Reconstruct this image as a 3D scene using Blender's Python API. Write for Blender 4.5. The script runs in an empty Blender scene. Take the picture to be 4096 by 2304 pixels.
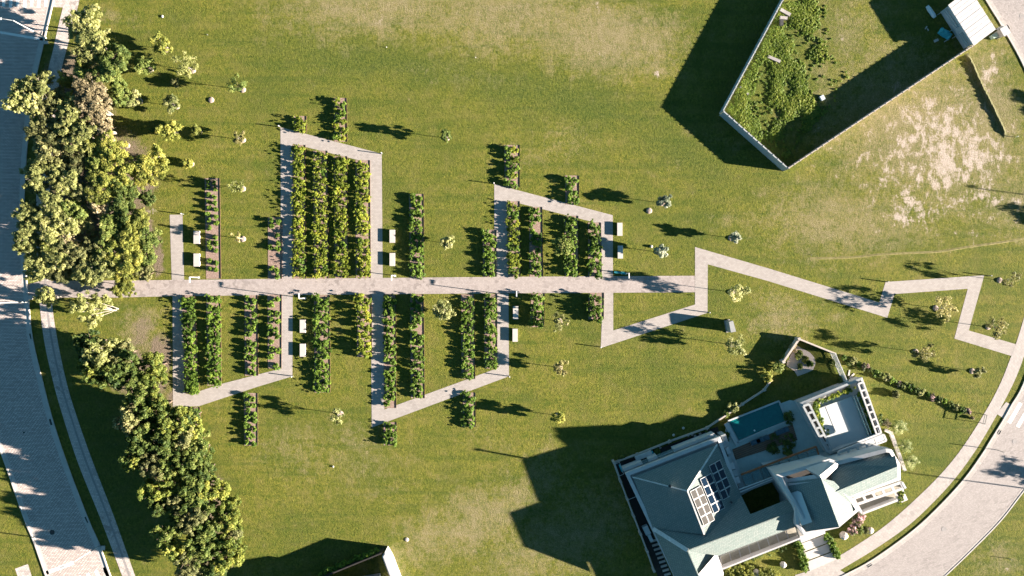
import bpy, math, random
import numpy as np
from mathutils import Vector, Matrix
random.seed(7); RNG = np.random.default_rng(11)
SC = bpy.context.scene
COL = SC.collection

# ------------------------------------------------------------------ camera, world, sun, exposure
CAM_H = 100.0
S = 150.0 / 4096.0
cam_d = bpy.data.cameras.new('camera'); cam = bpy.data.objects.new('camera', cam_d); COL.objects.link(cam)
cam.location = (0, 0, CAM_H); cam.rotation_euler = (0, 0, 0)
cam_d.sensor_width = 36.0; cam_d.lens = 24.0; cam_d.clip_start = 1.0; cam_d.clip_end = 12000.0
SC.camera = cam

SUN_EL = math.radians(12.8); SUN_AZ = math.radians(-7.6)      # azimuth counter-clockwise from +X
world = bpy.data.worlds.new('World'); SC.world = world; world.use_nodes = True
wn = world.node_tree; wn.nodes.clear()
w_out = wn.nodes.new('ShaderNodeOutputWorld'); w_bg = wn.nodes.new('ShaderNodeBackground'); w_sky = wn.nodes.new('ShaderNodeTexSky')
w_sky.sky_type = 'NISHITA'; w_sky.sun_disc = False; w_sky.sun_elevation = SUN_EL
w_sky.sun_rotation = math.radians(90) - SUN_AZ; w_sky.altitude = 100; w_sky.air_density = 0.33; w_sky.dust_density = 0.0; w_sky.ozone_density = 3.0
w_bg.inputs[1].default_value = 0.062
w_tint = wn.nodes.new('ShaderNodeMix'); w_tint.data_type = 'RGBA'; w_tint.blend_type = 'MULTIPLY'; w_tint.inputs[0].default_value = 1.0
w_tint.inputs[7].default_value = (0.78, 0.98, 0.66, 1.0)
wn.links.new(w_sky.outputs[0], w_tint.inputs[6]); wn.links.new(w_tint.outputs[2], w_bg.inputs[0]); wn.links.new(w_bg.outputs[0], w_out.inputs[0])

sun_d = bpy.data.lights.new('sun', 'SUN'); sun = bpy.data.objects.new('sun', sun_d); COL.objects.link(sun)
sun_d.energy = 5.0; sun_d.angle = math.radians(0.5); sun_d.color = (1.0, 0.87, 0.75)
sdir = Vector((math.cos(SUN_EL) * math.cos(SUN_AZ), math.cos(SUN_EL) * math.sin(SUN_AZ), math.sin(SUN_EL)))
sun.rotation_euler = sdir.to_track_quat('Z', 'Y').to_euler(); sun.location = (60, -10, 30)

SC.view_settings.view_transform = 'Standard'; SC.view_settings.look = 'None'
SC.view_settings.exposure = 2.65; SC.view_settings.gamma = 1.0; SC.view_settings.use_curve_mapping = False
SC.cycles.max_bounces = 6; SC.cycles.diffuse_bounces = 3

# ------------------------------------------------------------------ helpers
def W(px, py, z=0.0):
    k = S * (CAM_H - z) / CAM_H
    return Vector(((px - 2048) * k, -(py - 1152) * k, z))

LABELS = {}
def tag(o, label=None, cat=None, group=None, kind=None):
    if label:
        n = len(label.split())
        if n < 4 or n > 16: print('LABEL LENGTH', n, label)
        if cat:
            if label in LABELS: print('DUP LABEL', label)
            LABELS[label] = 1
        o['label'] = label
    if cat: o['category'] = cat
    if group: o['group'] = group
    if kind: o['kind'] = kind
    return o

def empty(name, loc, rz=0.0):
    o = bpy.data.objects.new(name, None); COL.objects.link(o)
    o.location = loc; o.rotation_euler = (0, 0, rz); o.empty_display_size = 0.3
    return o

def link(name, me, parent=None, world_space=True):
    o = bpy.data.objects.new(name, me); COL.objects.link(o)
    if parent is not None:
        o.parent = parent
        if world_space:
            o.matrix_parent_inverse = PM(parent).inverted()
    return o

def PM(o):
    m = Matrix.LocRotScale(o.location, o.rotation_euler, o.scale)
    if o.parent is not None:
        m = PM(o.parent) @ o.matrix_parent_inverse @ m
    return m

class MB:
    def __init__(s): s.v = []; s.f = []; s.m = []; s.uv = []
    def face(s, pts, mi=0, uv=None):
        i = len(s.v); s.v += [tuple(p) for p in pts]; s.f.append(tuple(range(i, i + len(pts)))); s.m.append(mi)
        s.uv.append(uv if uv else [(p[0], p[1]) for p in pts])
    def box(s, c, d, rz=0.0, mi=0, rx=0.0, ry=0.0, M=None):
        R = Matrix.Rotation(rz, 4, 'Z') @ Matrix.Rotation(ry, 4, 'Y') @ Matrix.Rotation(rx, 4, 'X')
        hx, hy, hz = d[0] / 2, d[1] / 2, d[2] / 2
        P = [Vector(c) + (R @ Vector((x, y, z))) for x in (-hx, hx) for y in (-hy, hy) for z in (-hz, hz)]
        if M is not None: P = [M @ p for p in P]
        for q in ((0, 1, 3, 2), (4, 6, 7, 5), (0, 4, 5, 1), (2, 3, 7, 6), (0, 2, 6, 4), (1, 5, 7, 3)):
            s.face([P[k] for k in q], mi)
    def prism(s, top, zb, mi=0, mtop=None, bottom=False):
        """top: list of Vector (may vary in z), extruded straight down to zb"""
        area = sum(top[i].x * top[(i + 1) % len(top)].y - top[(i + 1) % len(top)].x * top[i].y for i in range(len(top)))
        if area < 0: top = top[::-1]
        s.face(top, mi if mtop is None else mtop)
        n = len(top)
        for i in range(n):
            a, b = top[i], top[(i + 1) % n]
            s.face([Vector((a.x, a.y, zb)), Vector((b.x, b.y, zb)), b, a], mi)
        if bottom: s.face([Vector((p.x, p.y, zb)) for p in reversed(top)], mi)
    def bar(s, a, b, w, h, mi=0):
        a = Vector(a); b = Vector(b); d = (b - a)
        L = d.length; d.normalize()
        side = d.cross(Vector((0, 0, 1)))
        if side.length < 1e-4: side = Vector((1, 0, 0))
        side.normalize(); up = side.cross(d)
        P = []
        for e in (a, b):
            for sx, sz in ((-1, -1), (1, -1), (1, 1), (-1, 1)):
                P.append(e + side * (w / 2 * sx) + up * (h / 2 * sz))
        for q in ((0, 3, 2, 1), (4, 5, 6, 7), (0, 1, 5, 4), (1, 2, 6, 5), (2, 3, 7, 6), (3, 0, 4, 7)):
            s.face([P[k] for k in q], mi)
    def tube(s, pts, rad, n=6, mi=0, cap=True):
        pts = [Vector(p) for p in pts]; rings = []
        for i, p in enumerate(pts):
            d = (pts[min(i + 1, len(pts) - 1)] - pts[max(i - 1, 0)]).normalized()
            x = d.cross(Vector((0.31, 0.9, 0.2))).normalized(); y = d.cross(x)
            r = rad[i] if isinstance(rad, (list, tuple)) else rad
            rings.append([p + x * (math.cos(2 * math.pi * k / n) * r) + y * (math.sin(2 * math.pi * k / n) * r) for k in range(n)])
        for i in range(len(rings) - 1):
            for k in range(n):
                s.face([rings[i][k], rings[i][(k + 1) % n], rings[i + 1][(k + 1) % n], rings[i + 1][k]], mi)
        if cap: s.face(rings[-1], mi); s.face(rings[0][::-1], mi)
    def lathe(s, c, prof, n=16, mi=0, wob=0.0):
        c = Vector(c); rings = []
        for r, z in prof:
            rings.append([c + Vector((math.cos(2 * math.pi * k / n) * r * (1 + wob * math.sin(k * 2.3 + z * 5)), math.sin(2 * math.pi * k / n) * r * (1 + wob * math.cos(k * 1.7 + z * 3)), z)) for k in range(n)])
        for i in range(len(rings) - 1):
            for k in range(n):
                s.face([rings[i][k], rings[i][(k + 1) % n], rings[i + 1][(k + 1) % n], rings[i + 1][k]], mi)
        s.face(rings[-1], mi)
    def mesh(s, name, mats, smooth=False):
        me = bpy.data.meshes.new(name); me.from_pydata([tuple(v) for v in s.v], [], s.f)
        for m in (mats if isinstance(mats, (list, tuple)) else [mats]): me.materials.append(m)
        me.polygons.foreach_set('material_index', s.m)
        if smooth: me.polygons.foreach_set('use_smooth', [True] * len(s.f))
        l = me.uv_layers.new(name='UVMap'); flat = [c for f in s.uv for p in f for c in p]
        l.data.foreach_set('uv', flat)
        me.update(); return me
    def build(s, name, mats, parent=None, smooth=False):
        return link(name, s.mesh(name, mats, smooth), parent)

def resample(pts, n):
    pts = [Vector((p[0], p[1])) for p in pts]
    # Catmull-Rom smoothing then arc-length resampling
    d = []
    for i in range(len(pts) - 1):
        p0 = pts[max(i - 1, 0)]; p1 = pts[i]; p2 = pts[i + 1]; p3 = pts[min(i + 2, len(pts) - 1)]
        for k in range(8):
            t = k / 8.0
            d.append(0.5 * ((2 * p1) + (p2 - p0) * t + (2 * p0 - 5 * p1 + 4 * p2 - p3) * t * t + (3 * p1 - p0 - 3 * p2 + p3) * t ** 3))
    d.append(pts[-1])
    L = [0]
    for i in range(1, len(d)): L.append(L[-1] + (d[i] - d[i - 1]).length)
    out = []; j = 0
    for i in range(n):
        t = L[-1] * i / (n - 1)
        while j < len(L) - 2 and L[j + 1] < t: j += 1
        f = (t - L[j]) / max(L[j + 1] - L[j], 1e-6)
        out.append(d[j].lerp(d[j + 1], min(f, 1)))
    return out

def strip(name, left, right, z, mat, n=60, thick=0.0, kind='structure', parent=None):
    """ribbon between two pixel polylines, uv in metres (u across, v along)"""
    A = [W(p.x, p.y) for p in resample(left, n)]; B = [W(p.x, p.y) for p in resample(right, n)]
    for v in A + B: v.z = z
    mb = MB(); vv = 0
    for i in range(n - 1):
        dv = ((A[i + 1] + B[i + 1]) / 2 - (A[i] + B[i]) / 2).length
        w0 = (A[i] - B[i]).length; w1 = (A[i + 1] - B[i + 1]).length
        q = [A[i], B[i], B[i + 1], A[i + 1]]
        uv = [(0, vv), (w0, vv), (w1, vv + dv), (0, vv + dv)]
        nz = (q[1] - q[0]).cross(q[2] - q[0]).z
        if nz < 0: q = q[::-1]; uv = uv[::-1]
        mb.face(q, 0, uv); vv += dv
        if thick > 0:
            for (P, Q) in ((A[i], A[i + 1]), (B[i], B[i + 1])):
                mb.face([P, Q, Q - Vector((0, 0, thick)), P - Vector((0, 0, thick))], 0)
    o = mb.build(name, mat, parent)
    if kind: o['kind'] = kind
    return o

def offset_line(pts, d):
    """offset pixel polyline to its right-hand side (in image) by d px"""
    out = []
    for i in range(len(pts)):
        a = Vector(pts[max(i - 1, 0)]); b = Vector(pts[min(i + 1, len(pts) - 1)])
        t = (b - a).normalized(); out.append((pts[i][0] - t.y * d, pts[i][1] + t.x * d))
    return out

def inset(poly, d):
    """inset a world-space polygon (Vectors) by d metres"""
    n = len(poly); ar = sum(poly[i].x * poly[(i + 1) % n].y - poly[(i + 1) % n].x * poly[i].y for i in range(n))
    sg = 1 if ar > 0 else -1; out = []
    for i in range(n):
        a, b, c = poly[i - 1], poly[i], poly[(i + 1) % n]
        e1 = (b - a).to_2d().normalized(); e2 = (c - b).to_2d().normalized()
        n1 = Vector((-e1.y, e1.x)) * sg; n2 = Vector((-e2.y, e2.x)) * sg
        m = (n1 + n2); m = m / max(m.dot(n1), 0.35)
        out.append(Vector((b.x + m.x * d, b.y + m.y * d, b.z)))
    return out

def parapet(poly, w, top_drop, zb_in, mi=0, mb=None):
    """ring wall: outer edge of the coping lower by top_drop"""
    mb = mb or MB(); inn = inset(poly, w); n = len(poly)
    for i in range(n):
        j = (i + 1) % n
        oa, ob, ia, ib = poly[i], poly[j], inn[i], inn[j]
        oa2 = oa - Vector((0, 0, top_drop)); ob2 = ob - Vector((0, 0, top_drop))
        for q in ([oa2, ob2, ib, ia], [ia, ib, Vector((ib.x, ib.y, zb_in)), Vector((ia.x, ia.y, zb_in))], [ob2, oa2, Vector((oa.x, oa.y, zb_in)), Vector((ob.x, ob.y, zb_in))]):
            mb.face(q, mi)
    return mb, inn

# ------------------------------------------------------------------ materials
def newmat(name):
    m = bpy.data.materials.new(name); m.use_nodes = True; nt = m.node_tree; nt.nodes.clear()
    out = nt.nodes.new('ShaderNodeOutputMaterial'); return m, nt, out
def N(nt, t, **kw):
    n = nt.nodes.new('ShaderNode' + t)
    for k, v in kw.items():
        if k.startswith('i_'):
            key = k[2:]; key = int(key) if key.isdigit() else key.replace('_', ' ')
            n.inputs[key].default_value = v
        else: setattr(n, k, v)
    return n
def c4(c): return (c[0], c[1], c[2], 1.0)
def mixc(nt, f, a, b, mode='MIX'):
    n = nt.nodes.new('ShaderNodeMix'); n.data_type = 'RGBA'; n.blend_type = mode
    for idx, v in ((0, f), (6, a), (7, b)):
        if isinstance(v, (int, float)): n.inputs[idx].default_value = v
        elif isinstance(v, tuple): n.inputs[idx].default_value = c4(v)
        else: nt.links.new(v, n.inputs[idx])
    return n.outputs[2]
def mth(nt, op, a, b=None, c=None, clamp=False):
    n = nt.nodes.new('ShaderNodeMath'); n.operation = op; n.use_clamp = clamp
    for i, v in enumerate((a, b, c)):
        if v is None: continue
        if isinstance(v, (int, float)): n.inputs[i].default_value = v
        else: nt.links.new(v, n.inputs[i])
    return n.outputs[0]
def ramp(nt, f, lo, hi, a=0.0, b=1.0):
    n = nt.nodes.new('ShaderNodeMapRange'); n.clamp = True
    nt.links.new(f, n.inputs[0]); n.inputs[1].default_value = lo; n.inputs[2].default_value = hi; n.inputs[3].default_value = a; n.inputs[4].default_value = b
    return n.outputs[0]
def noise(nt, vec, scale, detail=3, rough=0.6, dist=0.0):
    n = N(nt, 'TexNoise'); n.inputs['Scale'].default_value = scale; n.inputs['Detail'].default_value = detail
    n.inputs['Roughness'].default_value = rough; n.inputs['Distortion'].default_value = dist
    nt.links.new(vec, n.inputs['Vector']); return n.outputs['Fac']
def coords(nt, kind='Object', scale=None, rz=0.0):
    t = N(nt, 'TexCoord'); o = t.outputs[kind]
    if scale or rz:
        m = N(nt, 'Mapping'); nt.links.new(o, m.inputs[0])
        if scale: m.inputs['Scale'].default_value = scale
        m.inputs['Rotation'].default_value = (0, 0, rz); o = m.outputs[0]
    return o
def geo_pos(nt): return N(nt, 'NewGeometry').outputs['Position']
def finish(nt, out, col, rough=0.85, bump=None, bstr=0.3, bdist=0.02, spec=0.3, metallic=0.0):
    b = N(nt, 'BsdfPrincipled')
    if isinstance(col, tuple): b.inputs['Base Color'].default_value = c4(col)
    else: nt.links.new(col, b.inputs['Base Color'])
    if isinstance(rough, (int, float)): b.inputs['Roughness'].default_value = rough
    else: nt.links.new(rough, b.inputs['Roughness'])
    b.inputs['Specular IOR Level'].default_value = spec; b.inputs['Metallic'].default_value = metallic
    if bump is not None:
        bp = N(nt, 'Bump'); bp.inputs['Strength'].default_value = bstr; bp.inputs['Distance'].default_value = bdist
        nt.links.new(bump, bp.inputs['Height']); nt.links.new(bp.outputs[0], b.inputs['Normal'])
    nt.links.new(b.outputs[0], out.inputs[0]); return b

def m_plain(name, col, var=0.12, scale=3.0, rough=0.8, bstr=0.15, spec=0.3, metallic=0.0, dirt=None, dscale=0.7):
    m, nt, out = newmat(name); p = geo_pos(nt)
    n1 = noise(nt, p, scale, 5); n2 = noise(nt, p, scale * 7, 3)
    f = mth(nt, 'ADD', mth(nt, 'MULTIPLY', n1, 0.6), mth(nt, 'MULTIPLY', n2, 0.4))
    c = mixc(nt, ramp(nt, f, 0.35, 0.65), tuple(x * (1 - var) for x in col), tuple(min(x * (1 + var), 1) for x in col))
    if dirt:
        n3 = noise(nt, p, dscale, 6, 0.7)
        c = mixc(nt, ramp(nt, n3, 0.5, 0.75, 0, 0.75), c, dirt)
    finish(nt, out, c, rough, f, bstr, 0.02, spec, metallic); return m

def m_pavers(name, c1, c2, mortar, bw, bh, coordkind='Position', rz=0.0, msize=0.02, var=0.5, rough=0.85, dark=0.0, offset=0.5, bstr=0.5):
    m, nt, out = newmat(name)
    if coordkind == 'UV': base = coords(nt, 'UV')
    else: base = geo_pos(nt)
    if rz:
        mp = N(nt, 'Mapping'); nt.links.new(base, mp.inputs[0]); mp.inputs['Rotation'].default_value = (0, 0, rz); base_v = mp.outputs[0]
    else: base_v = base
    br = N(nt, 'TexBrick'); nt.links.new(base_v, br.inputs['Vector'])
    br.offset = offset
    br.inputs['Scale'].default_value = 1.0; br.inputs['Brick Width'].default_value = bw; br.inputs['Row Height'].default_value = bh
    br.inputs['Mortar Size'].default_value = msize; br.inputs['Mortar Smooth'].default_value = 0.3; br.inputs['Bias'].default_value = 0.0
    br.inputs['Color1'].default_value = (0, 0, 0, 1); br.inputs['Color2'].default_value = (1, 1, 1, 1); br.inputs['Mortar'].default_value = (0.5, 0.5, 0.5, 1)
    p = geo_pos(nt)
    big = noise(nt, p, 0.25, 5, 0.65); fine = noise(nt, p, 6.0, 4)
    f = mth(nt, 'ADD', mth(nt, 'MULTIPLY', br.outputs['Color'], 0.62), mth(nt, 'MULTIPLY', big, 0.38))
    c = mixc(nt, f, c1, c2)
    if dark > 0:     # scattered weathered single stones
        vo = N(nt, 'TexVoronoi'); nt.links.new(base_v, vo.inputs['Vector']); vo.inputs['Scale'].default_value = 2.0
        sp = mth(nt, 'MULTIPLY', ramp(nt, vo.outputs['Color'], 0.62, 0.70), ramp(nt, noise(nt, p, 0.18, 3), 0.40, 0.60))
        c = mixc(nt, mth(nt, 'MULTIPLY', sp, dark), c, tuple(x * 0.5 for x in c1))
    c = mixc(nt, mth(nt, 'MULTIPLY', fine, 0.25), c, tuple(x * 0.6 for x in c1))
    gr = ramp(nt, noise(nt, p, 0.8, 6, 0.75), 0.48, 0.78, 0.0, 0.14)
    c = mixc(nt, gr, c, tuple(x * 0.72 for x in c1))
    c = mixc(nt, mth(nt, 'MULTIPLY', br.outputs['Fac'], var), c, mortar)
    h = mth(nt, 'ADD', mth(nt, 'MULTIPLY', br.outputs['Fac'], -1.0), mth(nt, 'MULTIPLY', mth(nt, 'ADD', fine, br.outputs['Color']), 0.35))
    finish(nt, out, c, rough, h, bstr, 0.02, 0.25); return m

def m_leaf(name, cols, trans=0.45, rough=0.6):
    """cols: dark, mid, bright, accent"""
    m, nt, out = newmat(name)
    a = N(nt, 'Attribute', attribute_name='tone'); t = a.outputs['Fac']
    oi = N(nt, 'ObjectInfo')
    cr = N(nt, 'ValToRGB'); e = cr.color_ramp.elements
    e[0].position = 0.0; e[0].color = c4(cols[0]); e[1].position = 1.0; e[1].color = c4(cols[3])
    x = e.new(0.35); x.color = c4(cols[1]); x = e.new(0.75); x.color = c4(cols[2])
    tt = mth(nt, 'ADD', t, mth(nt, 'MULTIPLY', mth(nt, 'SUBTRACT', oi.outputs['Random'], 0.5), 0.35), clamp=True)
    nt.links.new(tt, cr.inputs[0])
    hs = N(nt, 'HueSaturation'); nt.links.new(cr.outputs[0], hs.inputs['Color'])
    nt.links.new(ramp(nt, oi.outputs['Random'], 0, 1, 1.25, 1.7), hs.inputs['Value'])
    b = N(nt, 'BsdfPrincipled'); nt.links.new(hs.outputs[0], b.inputs['Base Color']); b.inputs['Roughness'].default_value = rough; b.inputs['Specular IOR Level'].default_value = 0.25
    tr = N(nt, 'BsdfTranslucent'); nt.links.new(hs.outputs[0], tr.inputs[0])
    mx = N(nt, 'MixShader'); mx.inputs[0].default_value = trans
    nt.links.new(b.outputs[0], mx.inputs[1]); nt.links.new(tr.outputs[0], mx.inputs[2]); nt.links.new(mx.outputs[0], out.inputs[0])
    return m

def m_lawn():
    m, nt, out = newmat('lawn_grass'); p = geo_pos(nt)
    a = N(nt, 'Attribute', attribute_name='zones'); sep = N(nt, 'SeparateColor'); nt.links.new(a.outputs['Color'], sep.inputs[0])
    dry, sand, lush = sep.outputs[0], sep.outputs[1], sep.outputs[2]
    mulch = a.outputs['Alpha']
    st = N(nt, 'Mapping'); nt.links.new(p, st.inputs[0]); st.inputs['Scale'].default_value = (1.0, 0.55, 1.0); st.inputs['Rotation'].default_value = (0, 0, 0.5)
    n1 = noise(nt, st.outputs[0], 3.0, 6, 0.7, 0.4); n2 = noise(nt, p, 0.45, 6, 0.65); n3 = noise(nt, p, 9.0, 3, 0.6); n4 = noise(nt, p, 0.12, 4, 0.6)
    n1 = mth(nt, 'ADD', mth(nt, 'MULTIPLY', n1, 0.4), mth(nt, 'MULTIPLY', noise(nt, p, 3.2, 5, 0.8, 0.5), 0.6))
    nm = noise(nt, p, 0.9, 6, 0.7, 0.8)
    g = mixc(nt, ramp(nt, n1, 0.40, 0.60), (0.060, 0.086, 0.012), (0.240, 0.232, 0.038))
    sp = noise(nt, p, 1.9, 6, 0.85, 1.0)
    g = mixc(nt, ramp(nt, sp, 0.57, 0.70, 0, 0.45), g, (0.33, 0.275, 0.10))
    g = mixc(nt, ramp(nt, sp, 0.44, 0.32, 0, 0.6), g, (0.045, 0.072, 0.014))
    g = mixc(nt, ramp(nt, nm, 0.52, 0.70, 0, 0.4), g, (0.27, 0.225, 0.055))
    g = mixc(nt, ramp(nt, nm, 0.47, 0.33, 0, 0.6), g, (0.075, 0.115, 0.015))
    g = mixc(nt, ramp(nt, n2, 0.46, 0.68, 0, 0.6), g, (0.215, 0.185, 0.055))
    g = mixc(nt, ramp(nt, n4, 0.46, 0.66, 0, 0.5), g, (0.080, 0.110, 0.019))
    sm = N(nt, 'Mapping'); nt.links.new(p, sm.inputs[0]); sm.inputs['Scale'].default_value = (0.05, 0.75, 1.0); sm.inputs['Rotation'].default_value = (0, 0, 0.12)
    sb = noise(nt, sm.outputs[0], 1.0, 3, 0.6, 0.3)
    g = mixc(nt, ramp(nt, sb, 0.52, 0.64, 0, 0.4), g, (0.058, 0.098, 0.016)); g = mixc(nt, ramp(nt, sb, 0.46, 0.34, 0, 0.15), g, (0.22, 0.195, 0.06))
    lf = mth(nt, 'MULTIPLY', lush, ramp(nt, n2, 0.25, 0.6, 0.45, 1.0), clamp=True)
    gl = mixc(nt, ramp(nt, n1, 0.40, 0.60), (0.032, 0.064, 0.012), (0.125, 0.155, 0.030))
    g = mixc(nt, mth(nt, 'MULTIPLY', lf, 0.88), g, gl)
    n5 = noise(nt, st.outputs[0], 1.1, 6, 0.75, 0.6)
    dn = mth(nt, 'ADD', mth(nt, 'MULTIPLY', n2, 0.35), mth(nt, 'ADD', mth(nt, 'MULTIPLY', n1, 0.25), mth(nt, 'MULTIPLY', n5, 0.40)))
    df = ramp(nt, mth(nt, 'ADD', mth(nt, 'MULTIPLY', dry, 0.75), mth(nt, 'MULTIPLY', mth(nt, 'SUBTRACT', mth(nt, 'ADD', mth(nt, 'MULTIPLY', dn, 0.6), mth(nt, 'MULTIPLY', sp, 0.4)), 0.5), 4.0)), 0.20, 0.85)
    dc = mixc(nt, ramp(nt, n3, 0.35, 0.65), (0.20, 0.165, 0.08), (0.42, 0.345, 0.22))
    g = mixc(nt, mth(nt, 'MULTIPLY', df, 0.82), g, dc)
    sf = ramp(nt, mth(nt, 'ADD', sand, mth(nt, 'MULTIPLY', mth(nt, 'SUBTRACT', dn, 0.5), 4.2)), 0.46, 0.72)
    sf = mth(nt, 'MULTIPLY', sf, ramp(nt, sand, 0.02, 0.15))
    g = mixc(nt, sf, g, mixc(nt, n3, (0.44, 0.36, 0.30), (0.60, 0.52, 0.455)))
    mf = ramp(nt, mth(nt, 'ADD', mulch, mth(nt, 'MULTIPLY', mth(nt, 'SUBTRACT', n1, 0.5), 1.2)), 0.35, 0.65)
    mf = mth(nt, 'MULTIPLY', mf, ramp(nt, mulch, 0.02, 0.2))
    g = mixc(nt, mf, g, mixc(nt, ramp(nt, n3, 0.3, 0.7), (0.13, 0.095, 0.065), (0.30, 0.235, 0.18)))
    fine = mth(nt, 'ADD', mth(nt, 'MULTIPLY', n1, 0.7), mth(nt, 'MULTIPLY', n3, 0.45))
    g = mixc(nt, ramp(nt, n3, 0.3, 0.7, 0.45, 0.0), g, (0.03, 0.045, 0.010))
    finish(nt, out, g, 0.95, fine, 1.0, 0.42, 0.1); return m

MAT = {}
MAT['lawn'] = m_lawn()
MAT['path'] = m_pavers('pink_grey_path_pavers', (0.33, 0.285, 0.265), (0.48, 0.425, 0.40), (0.20, 0.17, 0.155), 0.24, 0.20, dark=0.5, msize=0.02, var=0.38, bstr=0.35)
MAT['path_side'] = m_pavers('pale_square_pavers', (0.35, 0.315, 0.29), (0.48, 0.44, 0.41), (0.20, 0.18, 0.165), 0.36, 0.20, dark=0.2, msize=0.025, var=0.4, bstr=0.3)
MAT['road'] = m_pavers('grey_road_setts', (0.46, 0.385, 0.35), (0.88, 0.76, 0.70), (0.12, 0.105, 0.10), 0.42, 0.21, coordkind='UV', msize=0.04, var=0.85, bstr=0.6)
MAT['road2'] = m_pavers('pale_granite_setts', (0.30, 0.27, 0.255), (0.48, 0.44, 0.42), (0.18, 0.155, 0.145), 0.20, 0.20, coordkind='UV', dark=0.3, msize=0.03, var=0.45, bstr=0.4)
MAT['walk'] = m_pavers('pale_sidewalk_slabs', (0.38, 0.345, 0.32), (0.49, 0.45, 0.42), (0.22, 0.20, 0.185), 0.40, 0.40, coordkind='UV', dark=0.25, msize=0.02, var=0.4, bstr=0.3)
MAT['walk_old'] = m_pavers('worn_sidewalk_setts', (0.46, 0.40, 0.365), (0.76, 0.68, 0.63), (0.17, 0.15, 0.14), 0.36, 0.24, coordkind='UV', dark=0.6, msize=0.03, var=0.6, bstr=0.5)
MAT['kerb'] = m_plain('concrete_kerb', (0.50, 0.47, 0.44), 0.12, 1.5, 0.85, 0.2)
MAT['drainslab'] = m_plain('channel_slab_concrete', (0.30, 0.28, 0.27), 0.15, 2.0, 0.8, 0.2)
MAT['bankgrass'] = m_plain('bank_grass', (0.085, 0.085, 0.03), 0.35, 3.0, 0.95, 0.9, dirt=(0.16, 0.13, 0.085), dscale=2.0)
MAT['ridgegrass'] = m_plain('ridge_grass', (0.19, 0.17, 0.06), 0.4, 2.0, 0.95, 0.9, dirt=(0.28, 0.23, 0.12), dscale=1.0)
MAT['iron'] = m_plain('cast_iron', (0.05, 0.05, 0.05), 0.3, 5.0, 0.6, 0.4)
MAT['paint'] = m_plain('white_road_paint', (0.80, 0.79, 0.76), 0.08, 4.0, 0.6, 0.15, dirt=(0.5, 0.48, 0.45), dscale=3.0)
MAT['mulch'] = m_plain('bark_mulch', (0.27, 0.19, 0.155), 0.45, 6.0, 0.95, 0.9, dirt=(0.42, 0.33, 0.28), dscale=3.0)
MAT['moundmulch'] = m_plain('dry_mulch_mound', (0.30, 0.24, 0.205), 0.25, 6.0, 0.95, 0.8)
MAT['steel'] = m_plain('shadow_edging_brown', (0.10, 0.06, 0.04), 0.3, 4.0, 0.7, 0.2)
MAT['bench'] = m_plain('bench_concrete', (0.50, 0.465, 0.43), 0.10, 2.0, 0.75, 0.15)
MAT['white'] = m_plain('white_plaster', (0.50, 0.49, 0.485), 0.06, 1.2, 0.7, 0.08, dirt=(0.36, 0.35, 0.345), dscale=0.5)
MAT['white_metal'] = m_plain('white_painted_metal', (0.72, 0.71, 0.69), 0.04, 2.0, 0.45, 0.03)
MAT['slate'] = m_pavers('slate_roof_tiles', (0.165, 0.215, 0.20), (0.265, 0.29, 0.27), (0.08, 0.11, 0.105), 0.30, 0.22, rz=0.37, msize=0.025, var=0.8, bstr=0.7)
MAT['slate_old'] = m_plain('weathered_ridge_mortar', (0.56, 0.56, 0.54), 0.25, 2.0, 0.9, 0.3)
MAT['dark'] = m_plain('dark_surface_and_shade', (0.035, 0.032, 0.030), 0.2, 3.0, 0.8, 0.1)  # plain dark colour, also standing in for shade in recess and openings
MAT['stonefloor'] = m_plain('pale_terrace_screed', (0.50, 0.53, 0.53), 0.05, 0.8, 0.8, 0.06)
MAT['patio'] = m_plain('grey_patio_stone', (0.46, 0.56, 0.55), 0.1, 0.9, 0.7, 0.1)
MAT['tilefloor'] = m_plain('beige_balcony_tiles', (0.34, 0.31, 0.25), 0.16, 1.2, 0.7, 0.15, dirt=(0.17, 0.17, 0.13), dscale=0.9)
MAT['drive'] = m_plain('pale_driveway_concrete', (0.50, 0.465, 0.44), 0.06, 1.0, 0.8, 0.1)
MAT['beam'] = m_plain('orange_brown_timber', (0.30, 0.115, 0.05), 0.2, 3.0, 0.6, 0.2)
MAT['gardenwall'] = m_plain('pale_boundary_wall', (0.46, 0.40, 0.35), 0.15, 2.0, 0.85, 0.25)
MAT['greywall'] = m_plain('grey_concrete_and_shaded_parapet', (0.36, 0.38, 0.385), 0.14, 0.8, 0.85, 0.15, dirt=(0.23, 0.24, 0.24), dscale=1.4)
MAT['gravel'] = m_plain('garden_gravel', (0.50, 0.43, 0.39), 0.35, 9.0, 0.95, 0.9)
MAT['sandstone'] = m_plain('sandstone_slab', (0.55, 0.45, 0.36), 0.06, 2.0, 0.85, 0.1)
MAT['rock'] = m_plain('pale_boulder_stone', (0.50, 0.44, 0.39), 0.2, 3.0, 0.9, 0.6)
MAT['bark_white'] = m_plain('white_gum_bark', (0.30, 0.27, 0.225), 0.2, 6.0, 0.85, 0.3)
MAT['bark_dark'] = m_plain('brown_bark', (0.15, 0.11, 0.08), 0.3, 6.0, 0.9, 0.5)
MAT['bluetarp'] = m_plain('teal_tarpaulin', (0.05, 0.33, 0.38), 0.2, 3.0, 0.5, 0.4)
MAT['paleplastic'] = m_plain('pale_plastic_sheet', (0.55, 0.62, 0.64), 0.1, 3.0, 0.5, 0.3)
MAT['lampgrey'] = m_plain('galvanised_lamp_metal', (0.45, 0.47, 0.47), 0.08, 4.0, 0.45, 0.05, metallic=0.2)
MAT['bollard'] = m_plain('bollard_metal', (0.13, 0.14, 0.13), 0.1, 4.0, 0.5, 0.05)
MAT['stake'] = m_plain('timber_stake', (0.20, 0.15, 0.10), 0.2, 6.0, 0.85, 0.2)
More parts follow.
